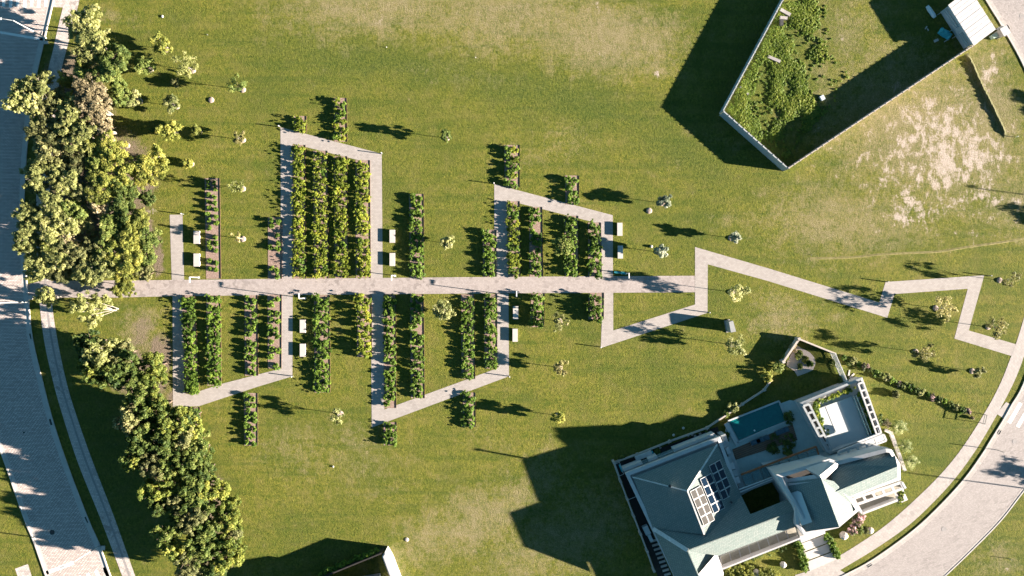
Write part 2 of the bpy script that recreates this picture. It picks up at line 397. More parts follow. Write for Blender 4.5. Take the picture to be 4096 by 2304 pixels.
MAT['monument'] = m_plain('dark_granite_monument', (0.30, 0.31, 0.31), 0.1, 4.0, 0.6, 0.1)
MAT['greenbox'] = m_plain('pale_green_cabinet', (0.36, 0.45, 0.37), 0.08, 3.0, 0.6, 0.1)
MAT['cushion'] = m_plain('blue_grey_cushion', (0.05, 0.10, 0.14), 0.15, 4.0, 0.8, 0.2)

def m_deck():
    m, nt, out = newmat('deck_timber'); p = geo_pos(nt)
    mp = N(nt, 'Mapping'); nt.links.new(p, mp.inputs[0]); mp.inputs['Rotation'].default_value = (0, 0, -0.38)
    w = N(nt, 'TexWave'); nt.links.new(mp.outputs[0], w.inputs['Vector']); w.bands_direction = 'Y'; w.inputs['Scale'].default_value = 1.1; w.inputs['Distortion'].default_value = 0.2
    n1 = noise(nt, p, 1.5, 4)
    c = mixc(nt, n1, (0.16, 0.10, 0.07), (0.26, 0.18, 0.13)); c = mixc(nt, ramp(nt, w.outputs['Fac'], 0.0, 0.25, 0.7, 0), c, (0.05, 0.035, 0.03))
    finish(nt, out, c, 0.7, w.outputs['Fac'], 0.3, 0.02); return m
MAT['deck'] = m_deck()
def m_water():
    m, nt, out = newmat('pool_water'); p = geo_pos(nt)
    n1 = noise(nt, p, 1.2, 4, 0.6, 1.2); n2 = noise(nt, p, 4.0, 3)
    c = mixc(nt, n1, (0.002, 0.085, 0.10), (0.01, 0.19, 0.19))
    finish(nt, out, c, 0.06, n2, 0.25, 0.05, 0.5); return m
MAT['water'] = m_water()
def m_glass():
    m, nt, out = newmat('teal_canopy_glass')
    b = finish(nt, out, (0.18, 0.32, 0.34), 0.08, spec=0.6); b.inputs['Transmission Weight'].default_value = 0.45; b.inputs['Alpha'].default_value = 0.75
    return m
MAT['glass'] = m_glass()
def m_solar(name, col, rough=0.12):
    m, nt, out = newmat(name); uv = coords(nt, 'UV')
    br = N(nt, 'TexBrick'); nt.links.new(uv, br.inputs['Vector']); br.offset = 0.0
    br.inputs['Brick Width'].default_value = 0.165; br.inputs['Row Height'].default_value = 0.165; br.inputs['Mortar Size'].default_value = 0.006; br.inputs['Scale'].default_value = 1.0
    br.inputs['Color1'].default_value = c4(col); br.inputs['Color2'].default_value = c4(tuple(x * 1.25 for x in col)); br.inputs['Mortar'].default_value = c4(tuple(min(x * 1.6 + 0.01, 1) for x in col))
    finish(nt, out, br.outputs[0], rough, spec=0.3); return m
MAT['solar'] = m_solar('solar_cells', (0.004, 0.013, 0.028))
MAT['solar_lit'] = m_solar('sunlit_tone_solar_cells', (0.024, 0.022, 0.018), 0.7)  # paler, warmer copy of the cells with sunlight put into its colour

LEAF = {
    'lush': m_leaf('lush_green_leaves', ((0.04, 0.07, 0.014), (0.10, 0.13, 0.024), (0.18, 0.20, 0.04), (0.30, 0.28, 0.06))),
    'deep': m_leaf('deep_green_leaves', ((0.022, 0.045, 0.012), (0.055, 0.085, 0.018), (0.11, 0.14, 0.032), (0.19, 0.20, 0.055))),
    'weed': m_leaf('weed_leaves', ((0.05, 0.085, 0.015), (0.10, 0.155, 0.022), (0.17, 0.21, 0.03), (0.27, 0.26, 0.06))),
    'gum': m_leaf('pale_gum_leaves', ((0.10, 0.12, 0.038), (0.18, 0.195, 0.065), (0.26, 0.265, 0.095), (0.37, 0.345, 0.18))),
    'green': m_leaf('mid_green_leaves', ((0.045, 0.075, 0.020), (0.09, 0.125, 0.03), (0.15, 0.18, 0.045), (0.22, 0.23, 0.07))),
    'yellow': m_leaf('yellow_green_leaves', ((0.08, 0.10, 0.022), (0.14, 0.16, 0.034), (0.22, 0.225, 0.05), (0.31, 0.285, 0.065))),
    'olive': m_leaf('olive_leaves', ((0.06, 0.07, 0.028), (0.11, 0.12, 0.045), (0.18, 0.18, 0.07), (0.28, 0.25, 0.13))),
    'dry': m_leaf('dry_brown_pink_leaves', ((0.13, 0.11, 0.058), (0.23, 0.195, 0.11), (0.34, 0.29, 0.175), (0.46, 0.40, 0.27))),
    'hedge': m_leaf('hedge_leaves', ((0.035, 0.065, 0.012), (0.075, 0.13, 0.02), (0.13, 0.20, 0.028), (0.22, 0.26, 0.04))),
    'hedgey': m_leaf('yellow_hedge_leaves', ((0.06, 0.09, 0.014), (0.13, 0.175, 0.022), (0.22, 0.25, 0.032), (0.33, 0.30, 0.042))),
    'pale': m_leaf('pale_cream_leaves', ((0.07, 0.09, 0.03), (0.16, 0.18, 0.06), (0.28, 0.28, 0.12), (0.42, 0.39, 0.21))),
    'wheat': m_leaf('wheat_coloured_leaves', ((0.07, 0.08, 0.03), (0.16, 0.155, 0.055), (0.27, 0.24, 0.10), (0.42, 0.36, 0.19))),
    'greygreen': m_leaf('grey_green_leaves', ((0.06, 0.08, 0.055), (0.14, 0.17, 0.11), (0.26, 0.28, 0.20), (0.45, 0.44, 0.36))),
    'pink': m_leaf('pink_blossom_leaves', ((0.03, 0.05, 0.02), (0.08, 0.10, 0.04), (0.40, 0.26, 0.26), (0.60, 0.45, 0.46))),
    'palm': m_leaf('palm_fronds', ((0.05, 0.08, 0.02), (0.12, 0.17, 0.04), (0.25, 0.28, 0.09), (0.50, 0.48, 0.26))),
}

# ------------------------------------------------------------------ foliage meshes (numpy)
def leaves_mesh(name, centers, radii, per, size, mat, tones=None, flat=0.45, up=0.5, seed=0, squash=0.75):
    rg = np.random.default_rng(seed)
    C = np.asarray(centers, float); R = np.asarray(radii, float); K = len(C)
    cnt = np.full(K, per) if np.isscalar(per) else np.asarray(per)
    idx = np.repeat(np.arange(K), cnt); n = len(idx)
    d = rg.normal(size=(n, 3)); d /= np.linalg.norm(d, axis=1)[:, None]
    rr = rg.random(n) ** 0.5
    P = C[idx] + d * (R[idx] * rr)[:, None] * np.array([1, 1, squash])
    P[:, 2] = np.maximum(P[:, 2], 0.02)
    nor = d * 0.7 + rg.normal(size=(n, 3)) * flat; nor[:, 2] += up
    nor /= np.linalg.norm(nor, axis=1)[:, None]
    t = np.cross(nor, rg.normal(size=(n, 3))); t /= np.linalg.norm(t, axis=1)[:, None]
    b = np.cross(nor, t)
    s = size * (0.6 + 0.8 * rg.random(n)); 
    w = (s * 0.5)[:, None]; l = (s * (0.75 + 0.5 * rg.random(n)))[:, None]
    V = np.stack([P - t * l, P + b * w, P + t * l, P - b * w], axis=1).reshape(-1, 3)
    me = bpy.data.meshes.new(name)
    me.vertices.add(n * 4); me.vertices.foreach_set('co', V.ravel())
    me.loops.add(n * 4); me.loops.foreach_set('vertex_index', np.arange(n * 4, dtype=np.int32))
    me.polygons.add(n); me.polygons.foreach_set('loop_start', np.arange(0, n * 4, 4, dtype=np.int32)); me.polygons.foreach_set('loop_total', np.full(n, 4, dtype=np.int32))
    me.materials.append(mat); me.update(calc_edges=True)
    base = rg.random(K) if tones is None else np.asarray(tones)
    tone = np.clip(base[idx] * 0.6 + rg.random(n) * 0.36 , 0, 1)
    at = me.attributes.new('tone', 'FLOAT', 'FACE'); at.data.foreach_set('value', tone.astype(np.float32))
    return me

def crown_clumps(r, h0, h1, n, rg, lobes=4):
    """irregular crown: lobes, each with clumps"""
    L = []
    for k in range(lobes):
        a = 2 * math.pi * (k + rg.random() * 0.7) / lobes; q = r * (0.35 + 0.35 * rg.random())
        L.append((math.cos(a) * q, math.sin(a) * q, h0 + (h1 - h0) * (0.35 + 0.5 * rg.random()), r * (0.38 + 0.25 * rg.random())))
    L.append((0, 0, h0 + (h1 - h0) * 0.75, r * 0.45))
    C = []; R = []
    for i in range(n):
        l = L[rg.integers(len(L))]; d = rg.normal(size=3); d /= np.linalg.norm(d)
        q = l[3] * (0.55 + 0.5 * rg.random())
        z = l[2] + d[2] * q * 0.8
        C.append((l[0] + d[0] * q, l[1] + d[1] * q, min(max(z, h0 * 0.7), h1))); R.append(r * (0.11 + 0.15 * rg.random()))
    return C, R, L

TREES = {}
def tree_proto(kind, k):
    """unit: crown radius 1.8 m, height 4.2 m; returns (trunk mesh, crown mesh)"""
    key = (kind, k)
    if key in TREES: return TREES[key]
    rg = np.random.default_rng(sum(ord(c) for c in kind) * 31 + k)
    r = 1.8; h = 4.2
    C, R, L = crown_clumps(r, 2.0 if kind in ('gum', 'dry', 'bare') else 1.3, h, 105, rg, lobes=int(rg.integers(5, 9)))
    per = {'gum': 66, 'dry': 80, 'bare': 5}.get(kind, 88); size = {'gum': 0.135, 'dry': 0.12}.get(kind, 0.13)
    mat = LEAF['dry' if kind == 'bare' else kind]
    cm = leaves_mesh('crown_' + kind, C, R, per, size, mat, seed=k * 7 + 3)
    mb = MB(); n_st = 3 if kind in ('gum', 'dry', 'bare') else 1
    bark = MAT['bark_white'] if kind in ('gum', 'dry', 'bare') else MAT['bark_dark']
    for s in range(n_st):
        ox, oy = (rg.random(2) - 0.5) * (0.25 if n_st > 1 else 0.02)
        l0 = L[s % len(L)]
        top = Vector((l0[0] * 0.5, l0[1] * 0.5, l0[2] * 0.75))
        mb.tube([(ox, oy, 0), Vector((ox, oy, 0)).lerp(top, 0.5) + Vector((0.06, -0.05, 0)), top], [0.11 if n_st == 1 else 0.085, 0.07, 0.04], 6)
        for l in L[s::n_st]:
            e = Vector((l[0], l[1], l[2])); e.z = min(e.z + 0.25, h - 0.1)
            mb.tube([top * 0.8, top.lerp(e, 0.5) + Vector((0, 0, 0.1)), e * 0.98], [0.05, 0.038, 0.016], 5)
            for _ in range(3 if kind != 'bare' else 7):
                d = Vector(rg.normal(size=3)); d.z = abs(d.z) * 0.6 + 0.1; d.normalize()
                mb.tube([top.lerp(e, 0.6), top.lerp(e, 0.6) + d * (l[3] * 1.25)], [0.028, 0.010], 4)
    tm = mb.mesh('trunk_' + kind, bark, True)
    TREES[key] = (tm, cm); return TREES[key]

def put_tree(name, px, py, r_px, h, kind, label, group, cat='tree', base=None, variants=4, squash=1.0):
    zc = h * 0.66
    p = W(px, py, zc) if base is None else W(base[0], base[1], 0)
    p.z = 0
    tm, cm = tree_proto(kind, random.randrange(variants))
    o = empty(name, p, random.uniform(0, 6.28)); s = r_px * S / 1.8 * 1.22
    o.scale = (s, s * random.uniform(0.9, 1.1) * squash, h / 4.2)
    for nm, me in (('trunk', tm), ('crown', cm)):
        c = bpy.data.objects.new(nm, me); COL.objects.link(c); c.parent = o
    tag(o, label, cat, group); return o

ORD = 'first second third fourth fifth sixth seventh eighth ninth tenth eleventh twelfth thirteenth fourteenth fifteenth sixteenth seventeenth eighteenth nineteenth twentieth'.split()
ORD += ['twenty-' + w for w in ORD[:9]] + ['thirtieth'] + ['thirty-' + w for w in ORD[:9]]

# ------------------------------------------------------------------ ground
def vnoise(X, Y, f, seed):
    rg = np.random.default_rng(seed); T = rg.random((256, 256))
    x = X * f; y = Y * f; xi = np.floor(x).astype(int); yi = np.floor(y).astype(int); fx = x - xi; fy = y - yi
    fx = fx * fx * (3 - 2 * fx); fy = fy * fy * (3 - 2 * fy)
    a = T[xi % 256, yi % 256]; b = T[(xi + 1) % 256, yi % 256]; c = T[xi % 256, (yi + 1) % 256]; d = T[(xi + 1) % 256, (yi + 1) % 256]
    return (a * (1 - fx) + b * fx) * (1 - fy) + (c * (1 - fx) + d * fx) * fy
def fbm(X, Y, f, seed, o=4):
    s = 0; a = 0.5; t = 0
    for i in range(o): s = s + a * vnoise(X, Y, f * 2 ** i, seed + i); t += a; a *= 0.55
    return s / t

def build_ground():
    gx = np.concatenate([[-4000, -1200, -400, -200, -120], np.arange(-86, 86.01, 0.4), [120, 200, 400, 1200, 4000]])
    gy = np.concatenate([[-4000, -1200, -400, -200, -100, -70], np.arange(-50, 50.01, 0.4), [70, 100, 200, 400, 1200, 4000]])
    X, Y = np.meshgrid(gx, gy, indexing='ij'); nx, ny = X.shape
    PX = X / S + 2048; PY = -Y / S + 1152
    wob = (fbm(PX, PY, 1 / 90.0, 5) - 0.5) * 130; wob2 = (fbm(PX, PY, 1 / 90.0, 25) - 0.5) * 130
    Q = PX + wob; Rr = PY + wob2
    def blob(cx, cy, rx, ry, ang=0, p=1.0):
        c, s_ = math.cos(math.radians(ang)), math.sin(math.radians(ang))
        dx = (Q - cx) * c + (Rr - cy) * s_; dy = -(Q - cx) * s_ + (Rr - cy) * c
        return np.clip(1.25 - np.sqrt((dx / rx) ** 2 + (dy / ry) ** 2), 0, 1) ** p
    dry = np.zeros_like(X); sand = np.zeros_like(X); lush = np.zeros_like(X); mul = np.zeros_like(X)
    for a, b in (((1500, 30, 520, 170), .85), ((2050, 60, 560, 190), .8), ((2430, 150, 360, 190), .95), ((2640, 260, 120, 60), .7), ((2380, 220, 120, 60, 30), .8),
                 ((2250, 560, 200, 120), .35), ((1850, 300, 300, 60), .3), ((3700, 540, 560, 360, 20), 1.0), ((3950, 450, 180, 400), .9), ((3400, 880, 450, 190), .75), ((4050, 800, 200, 200), .7),
                 ((3120, 1290, 170, 110), .65), ((3320, 1270, 100, 50), .45), ((2250, 2150, 420, 200, -25), .75), ((1900, 2080, 520, 130, -28), .8), ((1420, 1800, 260, 200), .4), ((2900, 880, 120, 60), .35), ((3130, 1230, 130, 100), .6), ((1620, 2150, 130, 60), .5),
                 ((1180, 1800, 160, 160), .45), ((1550, 1950, 300, 80), .25), ((560, 1330, 110, 120), .8), ((1500, 1760, 200, 60), .3), ((2180, 1900, 100, 160), .6),
                 ((450, 80, 120, 60), .5), ((2100, 640, 160, 100), .3), ((1950, 1750, 200, 60), .25), ((2700, 700, 100, 60), .25), ((2900, 560, 200, 60, 20), .3),
                 ((3400, 120, 260, 260), .5), ((3560, 250, 150, 150), .6), ((3150, 480, 80, 110), .5), ((3990, 2250, 120, 80), .6), ((4060, 350, 60, 80), .5)):
        dry = np.maximum(dry, blob(*a) * b)
    for a, b in (((3750, 700, 520, 330, 15), .42), ((645, 1010, 28, 90), .55), ((590, 745, 45, 40), .6), ((615, 830, 50, 30), .55), ((880, 1980, 25, 70, -25), .4), ((3790, 600, 360, 290, 25), .60), ((3950, 330, 110, 200, 20), .42), ((3640, 560, 230, 220, -30), .46), ((3800, 640, 190, 110, 20), .66), ((3640, 840, 130, 90), .60), ((3900, 790, 180, 70), .55), ((3560, 700, 90, 150), .50), ((3790, 430, 120, 150), .42),
                 ((2385, 205, 60, 30, 20), .5), ((2640, 290, 50, 30), .42), ((3960, 320, 50, 60), .45), ((3480, 620, 120, 60, -35), .35), ((4000, 2260, 40, 25), .4),
                 ((2430, 30, 90, 40), .3), ((1490, 60, 80, 30), .3), ((3350, 100, 60, 90, 20), .25)):
        sand = np.maximum(sand, blob(*a) * b)
    for a, b in (((1500, 250, 800, 100, 8), .95), ((2250, 390, 620, 110, 12), .95), ((2720, 600, 330, 110, 28), .9), ((2780, 900, 90, 200, 0), .6), ((1250, 2120, 200, 110), .5), ((2100, 470, 400, 60), .4), ((700, 60, 100, 40), .6), ((2800, 680, 250, 80, 20), .6),
                 ((2250, 1200, 130, 120), .7), ((2550, 1330, 300, 100), .5), ((2650, 1500, 250, 120), .5), ((2880, 1230, 100, 150), .5), ((700, 300, 300, 250), .3),
                 ((1330, 2050, 160, 70), .4), ((1050, 2150, 150, 100), .4), ((450, 1900, 200, 500), .6), ((3600, 980, 300, 50, -5), .3), ((3100, 640, 120, 200), .5),
                 ((1500, 760, 600, 420), .30), ((1250, 330, 500, 160), .45), ((2700, 950, 350, 250), .35), ((3110, 230, 170, 280, 15), 1.0), ((3330, 170, 160, 160), .45), ((3230, 340, 120, 140), .9), ((3010, 480, 60, 130), .8), ((1100, 800, 60, 300), .4), ((3740, 1850, 200, 220), .5), ((3550, 2080, 150, 80), .6), ((3960, 2250, 200, 150), .4)):
        lush = np.maximum(lush, blob(*a) * b)
    # tree-belt litter
    for a, b in (((300, 420, 170, 280), 1.), ((400, 760, 260, 330), 1.), ((560, 930, 90, 160), .9), ((560, 1330, 110, 110), .55), ((560, 1500, 140, 140), .8),
                 ((650, 1750, 130, 180, -20), .8), ((800, 1980, 120, 200, -15), .8), ((870, 1950, 40, 110, -25), .9), ((850, 2200, 110, 130), .7), ((650, 1420, 60, 90), .9),
                 ((560, 760, 90, 60), .9), ((640, 1010, 40, 100), .8), ((680, 1600, 60, 60), .8)):
        mul = np.maximum(mul, blob(*a) * b)
    inside = (np.abs(X) < 90) & (np.abs(Y) < 52)
    far = ~inside
    lush[far] = 0.2 * fbm(X, Y, 0.01, 3)[far]; dry[far] = 0.5 * fbm(X, Y, 0.006, 9)[far]
    me = bpy.data.meshes.new('ground')
    V = np.stack([X, Y, np.zeros_like(X)], -1).reshape(-1, 3)
    idx = np.arange(nx * ny).reshape(nx, ny)
    F = np.stack([idx[:-1, :-1], idx[1:, :-1], idx[1:, 1:], idx[:-1, 1:]], -1).reshape(-1, 4)
    me.vertices.add(len(V)); me.vertices.foreach_set('co', V.ravel())
    me.loops.add(F.size); me.loops.foreach_set('vertex_index', F.ravel().astype(np.int32))
    me.polygons.add(len(F)); me.polygons.foreach_set('loop_start', np.arange(0, F.size, 4, dtype=np.int32)); me.polygons.foreach_set('loop_total', np.full(len(F), 4, dtype=np.int32))
    me.update(calc_edges=True)
    at = me.attributes.new('zones', 'FLOAT_COLOR', 'POINT')
    at.data.foreach_set('color', np.stack([dry, sand, lush, mul], -1).reshape(-1).astype(np.float32))
    me.materials.append(MAT['lawn'])
    o = link('ground', me); o['kind'] = 'structure'; return o
build_ground()

# ------------------------------------------------------------------ paths
def flat_poly(name, pts, z, mat, kind='structure', parent=None, zb=None):
    P = [W(*p) for p in pts]
    for v in P: v.z = z
    ar = sum(P[i].x * P[(i + 1) % len(P)].y - P[(i + 1) % len(P)].x * P[i].y for i in range(len(P)))
    if ar < 0: P.reverse()
    mb = MB()
    if zb is None: mb.face(P)
    else: mb.prism(P, zb)
    o = mb.build(name, mat, parent)
    if kind: o['kind'] = kind
    return o

Zp = 0.012
flat_poly('main_path', [(109, 1139), (160, 1124), (684, 1120), (1024, 1116), (2048, 1107), (2779, 1103), (2779, 1169), (2453, 1171), (2048, 1173), (1024, 1181), (689, 1185), (461, 1190), (114, 1190)], Zp + 0.004, MAT['path'])
flat_poly('side_path', [(679, 859), (730, 859), (737, 1119), (687, 1121)], Zp, MAT['path_side'])
def loop_path(pts_list):
    for pts in pts_list: flat_poly('side_path', pts, Zp, MAT['path_side'])
loop_path([[(1122, 509), (1171, 560), (1171, 1115), (1124, 1115)], [(1122, 509), (1527, 615), (1476, 651), (1171, 575), (1171, 560)], [(1476, 651), (1527, 615), (1531, 1112), (1481, 1112)],
           [(1977, 736), (2029, 790), (2034, 1108), (1978, 1108)], [(1977, 736), (2451, 861), (2400, 895), (2029, 801), (2029, 790)], [(2400, 895), (2451, 861), (2452, 1105), (2406, 1105)],
           [(690, 1184), (731, 1184), (738, 1560), (742, 1575), (692, 1626)], [(692, 1626), (795, 1625), (1024, 1549), (1170, 1505), (1122, 1475), (880, 1537), (795, 1566), (760, 1578), (742, 1575)], [(1122, 1475), (1170, 1505), (1171, 1181), (1123, 1181)],
           [(1484, 1177), (1534, 1177), (1538, 1638), (1487, 1710)], [(1487, 1710), (1538, 1638), (1984, 1475), (2036, 1505)], [(1984, 1475), (2036, 1505), (2034, 1175), (1984, 1175)],
           [(2412, 1171), (2453, 1171), (2453, 1322), (2403, 1392)], [(2403, 1392), (2453, 1322), (2780, 1218), (2830, 1251)], [(2780, 1218), (2830, 1251), (2831, 1057), (2780, 988)],
           [(2780, 988), (2831, 1057), (3072, 1124), (3549, 1271), (3517, 1210), (3072, 1073)], [(3517, 1210), (3549, 1271), (3578, 1176), (3542, 1128)], [(3542, 1128), (3578, 1176), (3871, 1155), (3937, 1101)],
           [(3871, 1155), (3937, 1101), (3875, 1322), (3817, 1354)], [(3875, 1322), (3817, 1354), (4046, 1424), (4064, 1377)]])

# ------------------------------------------------------------------ left road
RR = [(228, -90), (212, 0), (178, 148), (140, 318), (109, 551), (95, 768), (95, 874), (98, 1033), (111, 1192), (127, 1351), (170, 1536), (209, 1684), (265, 1854), (350, 2077), (397, 2183), (440, 2304), (480, 2400)]
RL = [(-60, -90), (-75, 0), (-110, 148), (-145, 318), (-170, 551), (-182, 768), (-182, 874), (-178, 1033), (-165, 1192), (-148, 1351), (-95, 1536), (-40, 1684), (25, 1854), (100, 2070), (138, 2161), (188, 2304), (225, 2400)]
strip('road', RL, RR, 0.006, MAT['road'], 120)
strip('gutter', offset_line(RR, 17), offset_line(RR, 1), 0.012, MAT['kerb'], 120)
strip('gutter', RL, offset_line(RL, -12), 0.012, MAT['kerb'], 120)
strip('kerb', RR, offset_line(RR, -5), 0.11, MAT['kerb'], 120, 0.11)
strip('kerb', offset_line(RL, 5), RL, 0.11, MAT['kerb'], 120, 0.11)
SL = [(272, -90), (258, 0), (233, 106), (212, 201), (196, 265), (180, 350), (160, 551), (146, 768), (144, 874), (148, 1033), (159, 1218), (178, 1370), (215, 1536), (250, 1660), (313, 1854), (403, 2077), (485, 2294), (525, 2400)]
SR = [(332, -90), (318, 0), (292, 106), (270, 186), (249, 265), (235, 350), (215, 551), (200, 768), (198, 874), (200, 1033), (209, 1218), (232, 1370), (268, 1536), (312, 1680), (366, 1833), (456, 2066), (541, 2304), (578, 2400)]
strip('sidewalk', SL, SR, 0.014, MAT['walk_old'], 120)
mid = [((a[0] + b[0]) / 2 + 4, (a[1] + b[1]) / 2) for a, b in zip(SL, SR)]
strip('drain_channel', offset_line(mid[9:], 4), offset_line(mid[9:], -4), 0.020, MAT['drainslab'], 80)
flat_poly('crossing_path', [(208, -30), (262, -30), (258, 30), (210, 28)], 0.018, MAT['walk_old'])

def quad_along(name, a, b, w_px, z, mat, parent):
    a2 = Vector(a); b2 = Vector(b); d = (b2 - a2).normalized(); n = Vector((-d.y, d.x)) * (w_px / 2)
    o = flat_poly(name, [tuple(a2 + n), tuple(b2 + n), tuple(b2 - n), tuple(a2 - n)], z, mat, kind=None, parent=parent)
    return o
z1 = empty('zebra_crossing', W(120, 5)); tag(z1, 'worn white zebra crossing at the top left of the grey road', 'road marking')
for k in range(7): quad_along('stripe', (20 + k * 28, -60), (14 + k * 28, 26 + (k % 2) * 6), 13, 0.012, MAT['paint'], z1)
z2 = empty('zebra_crossing', W(400, 2300)); tag(z2, 'white zebra crossing at the bottom left of the grey road', 'road marking')
for k in range(6): quad_along('stripe', (415 - k * 33, 2270 + k * 11), (455 - k * 33, 2350 + k * 11), 14, 0.012, MAT['paint'], z2)
o = quad_along('stop_line', (0, 129), (172, 158), 10, 0.012, MAT['paint'], None); tag(o, 'white stop line across the grey road at top left', 'road marking')
o = quad_along('stop_line', (184, 2292), (294, 2251), 15, 0.012, MAT['paint'], None); tag(o, 'thick white stop line across the road at bottom left', 'road marking')
flat_poly('paved_pad', [(60, 2275), (112, 2256), (132, 2320), (80, 2330)], 0.012, MAT['walk_old'])

# ------------------------------------------------------------------ right road
KI = [(3800, -240), (3880, -120), (3947, 0), (4020, 120), (4096, 260), (4165, 430), (4205, 640), (4225, 850), (4215, 1100), (4180, 1300), (4096, 1536), (4047, 1623), (4018, 1676), (3960, 1770), (3936, 1810), (3869, 1905), (3785, 2000), (3686, 2097), (3590, 2173), (3479, 2249), (3375, 2304), (3250, 2365), (3100, 2440)]
KO = [(4080, -350), (4180, -120), (4330, 200), (4440, 500), (4480, 850), (4470, 1150), (4420, 1450), (4330, 1650), (4220, 1810), (4096, 1960), (4005, 2077), (3893, 2193), (3777, 2304), (3660, 2410), (3480, 2520)]
strip('road', KI, KO, 0.006, MAT['road2'], 120)
strip('kerb', KI, offset_line(KI, 5), 0.10, MAT['kerb'], 120, 0.10)
strip('kerb', KO, offset_line(KO, -4), 0.05, MAT['kerb'], 120, 0.05)
strip('gutter', offset_line(KI, -16), offset_line(KI, -1), 0.012, MAT['walk'], 120)
strip('gutter', offset_line(KO, 10), offset_line(KO, 1), 0.012, MAT['walk'], 120)
WL = [(4180, 900), (4150, 1080), (4096, 1270), (4063, 1377), (4045, 1424), (4000, 1536), (3941, 1647), (3855, 1782), (3768, 1891), (3650, 2008), (3540, 2103), (3440, 2172), (3354, 2225), (3240, 2290), (3080, 2370)]
WR = [(4225, 950), (4190, 1150), (4140, 1320), (4096, 1425), (4080, 1470), (4050, 1540), (3998, 1640), (3915, 1782), (3827, 1905), (3737, 2005), (3632, 2103), (3500, 2196), (3361, 2280), (3280, 2330), (3130, 2410)]
strip('sidewalk', WL, WR, 0.016, MAT['walk'], 100)
flat_poly('crossing_path', [(3986, 1655), (4024, 1608), (4050, 1622), (4018, 1676)], 0.020, MAT['walk'])
flat_poly('driveway_apron', [(3241, 2282), (3342, 2236), (3361, 2281), (3400, 2304), (3380, 2360), (3200, 2380), (3180, 2300)], 0.022, MAT['walk'])
z3 = empty('zebra_crossing', W(4060, 1670)); tag(z3, 'white zebra crossing on the pale curved road at right', 'road marking')
for k in range(5): quad_along('stripe', (4083 + k * 34, 1612 + k * 16), (4036 + k * 34, 1692 + k * 16), 15, 0.012, MAT['paint'], z3)

def manhole(px, py, r, label, mat='iron'):
    mb = MB(); mb.lathe(W(px, py), [(r, 0.008), (r, 0.02), (r * 0.85, 0.024), (r * 0.8, 0.018)], 20)
    o = mb.build('manhole_cover', MAT[mat]); tag(o, label, 'manhole', 'manhole covers')
manhole(209, 2129, 0.36, 'round dark manhole cover in the left road above the stop line')
manhole(96, 1730, 0.16, 'small round cover in the shaded left road')
manhole(4058, 1766, 0.34, 'round rusty manhole cover just below the right zebra crossing', 'drainslab')
manhole(3776, 2116, 0.36, 'round rusty manhole cover in the wide bottom part of pale road', 'drainslab')
manhole(4086, 64, 0.34, 'round cover in the pale road at the top right corner', 'drainslab')
manhole(4023, 140, 0.22, 'round pale cover in the grass beside the green cabinet', 'bench')
def drain(a, b, w, label):
    A = W(*a); B = W(*b); mb = MB(); d = (B - A).normalized(); L = (B - A).length; n = Vector((-d.y, d.x, 0))
    root = empty('storm_drain', (A + B) / 2)
    mb.bar(A + Vector((0, 0, 0.02)), B + Vector((0, 0, 0.02)), w, 0.03); mb.build('grate', MAT['iron'], root)
    for s in (-1, 1):
        f = MB(); f.bar(A + n * s * w * 0.6 + Vector((0, 0, 0.035)), B + n * s * w * 0.6 + Vector((0, 0, 0.035)), 0.05, 0.06); f.build('rim', MAT['kerb'], root)
    tag(root, label, 'storm drain', 'storm drains along the kerbs')
drain((176, 128), (171, 146), 0.32, 'dark storm drain beside the street lamp at top left')
drain((121, 1334), (127, 1356), 0.3, 'black kerb drain below the main path entrance')
drain((200, 1676), (207, 1700), 0.3, 'black kerb drain in the shaded stretch below the path entrance')
drain((342, 2067), (353, 2090), 0.3, 'black kerb drain right of the lower left manhole')
drain((130, 2148), (139, 2164), 0.3, 'black kerb drain on the left kerb near the bottom')
drain((4028, 101), (4037, 117), 0.25, 'dark storm drain in the kerb at the top right corner')
drain((3994, 1736), (4004, 1721), 0.22, 'small drain grate at the kerb below the right crossing')
drain((3472, 2267), (3488, 2257), 0.22, 'small drain grate at the kerb near the bottom of pale road')

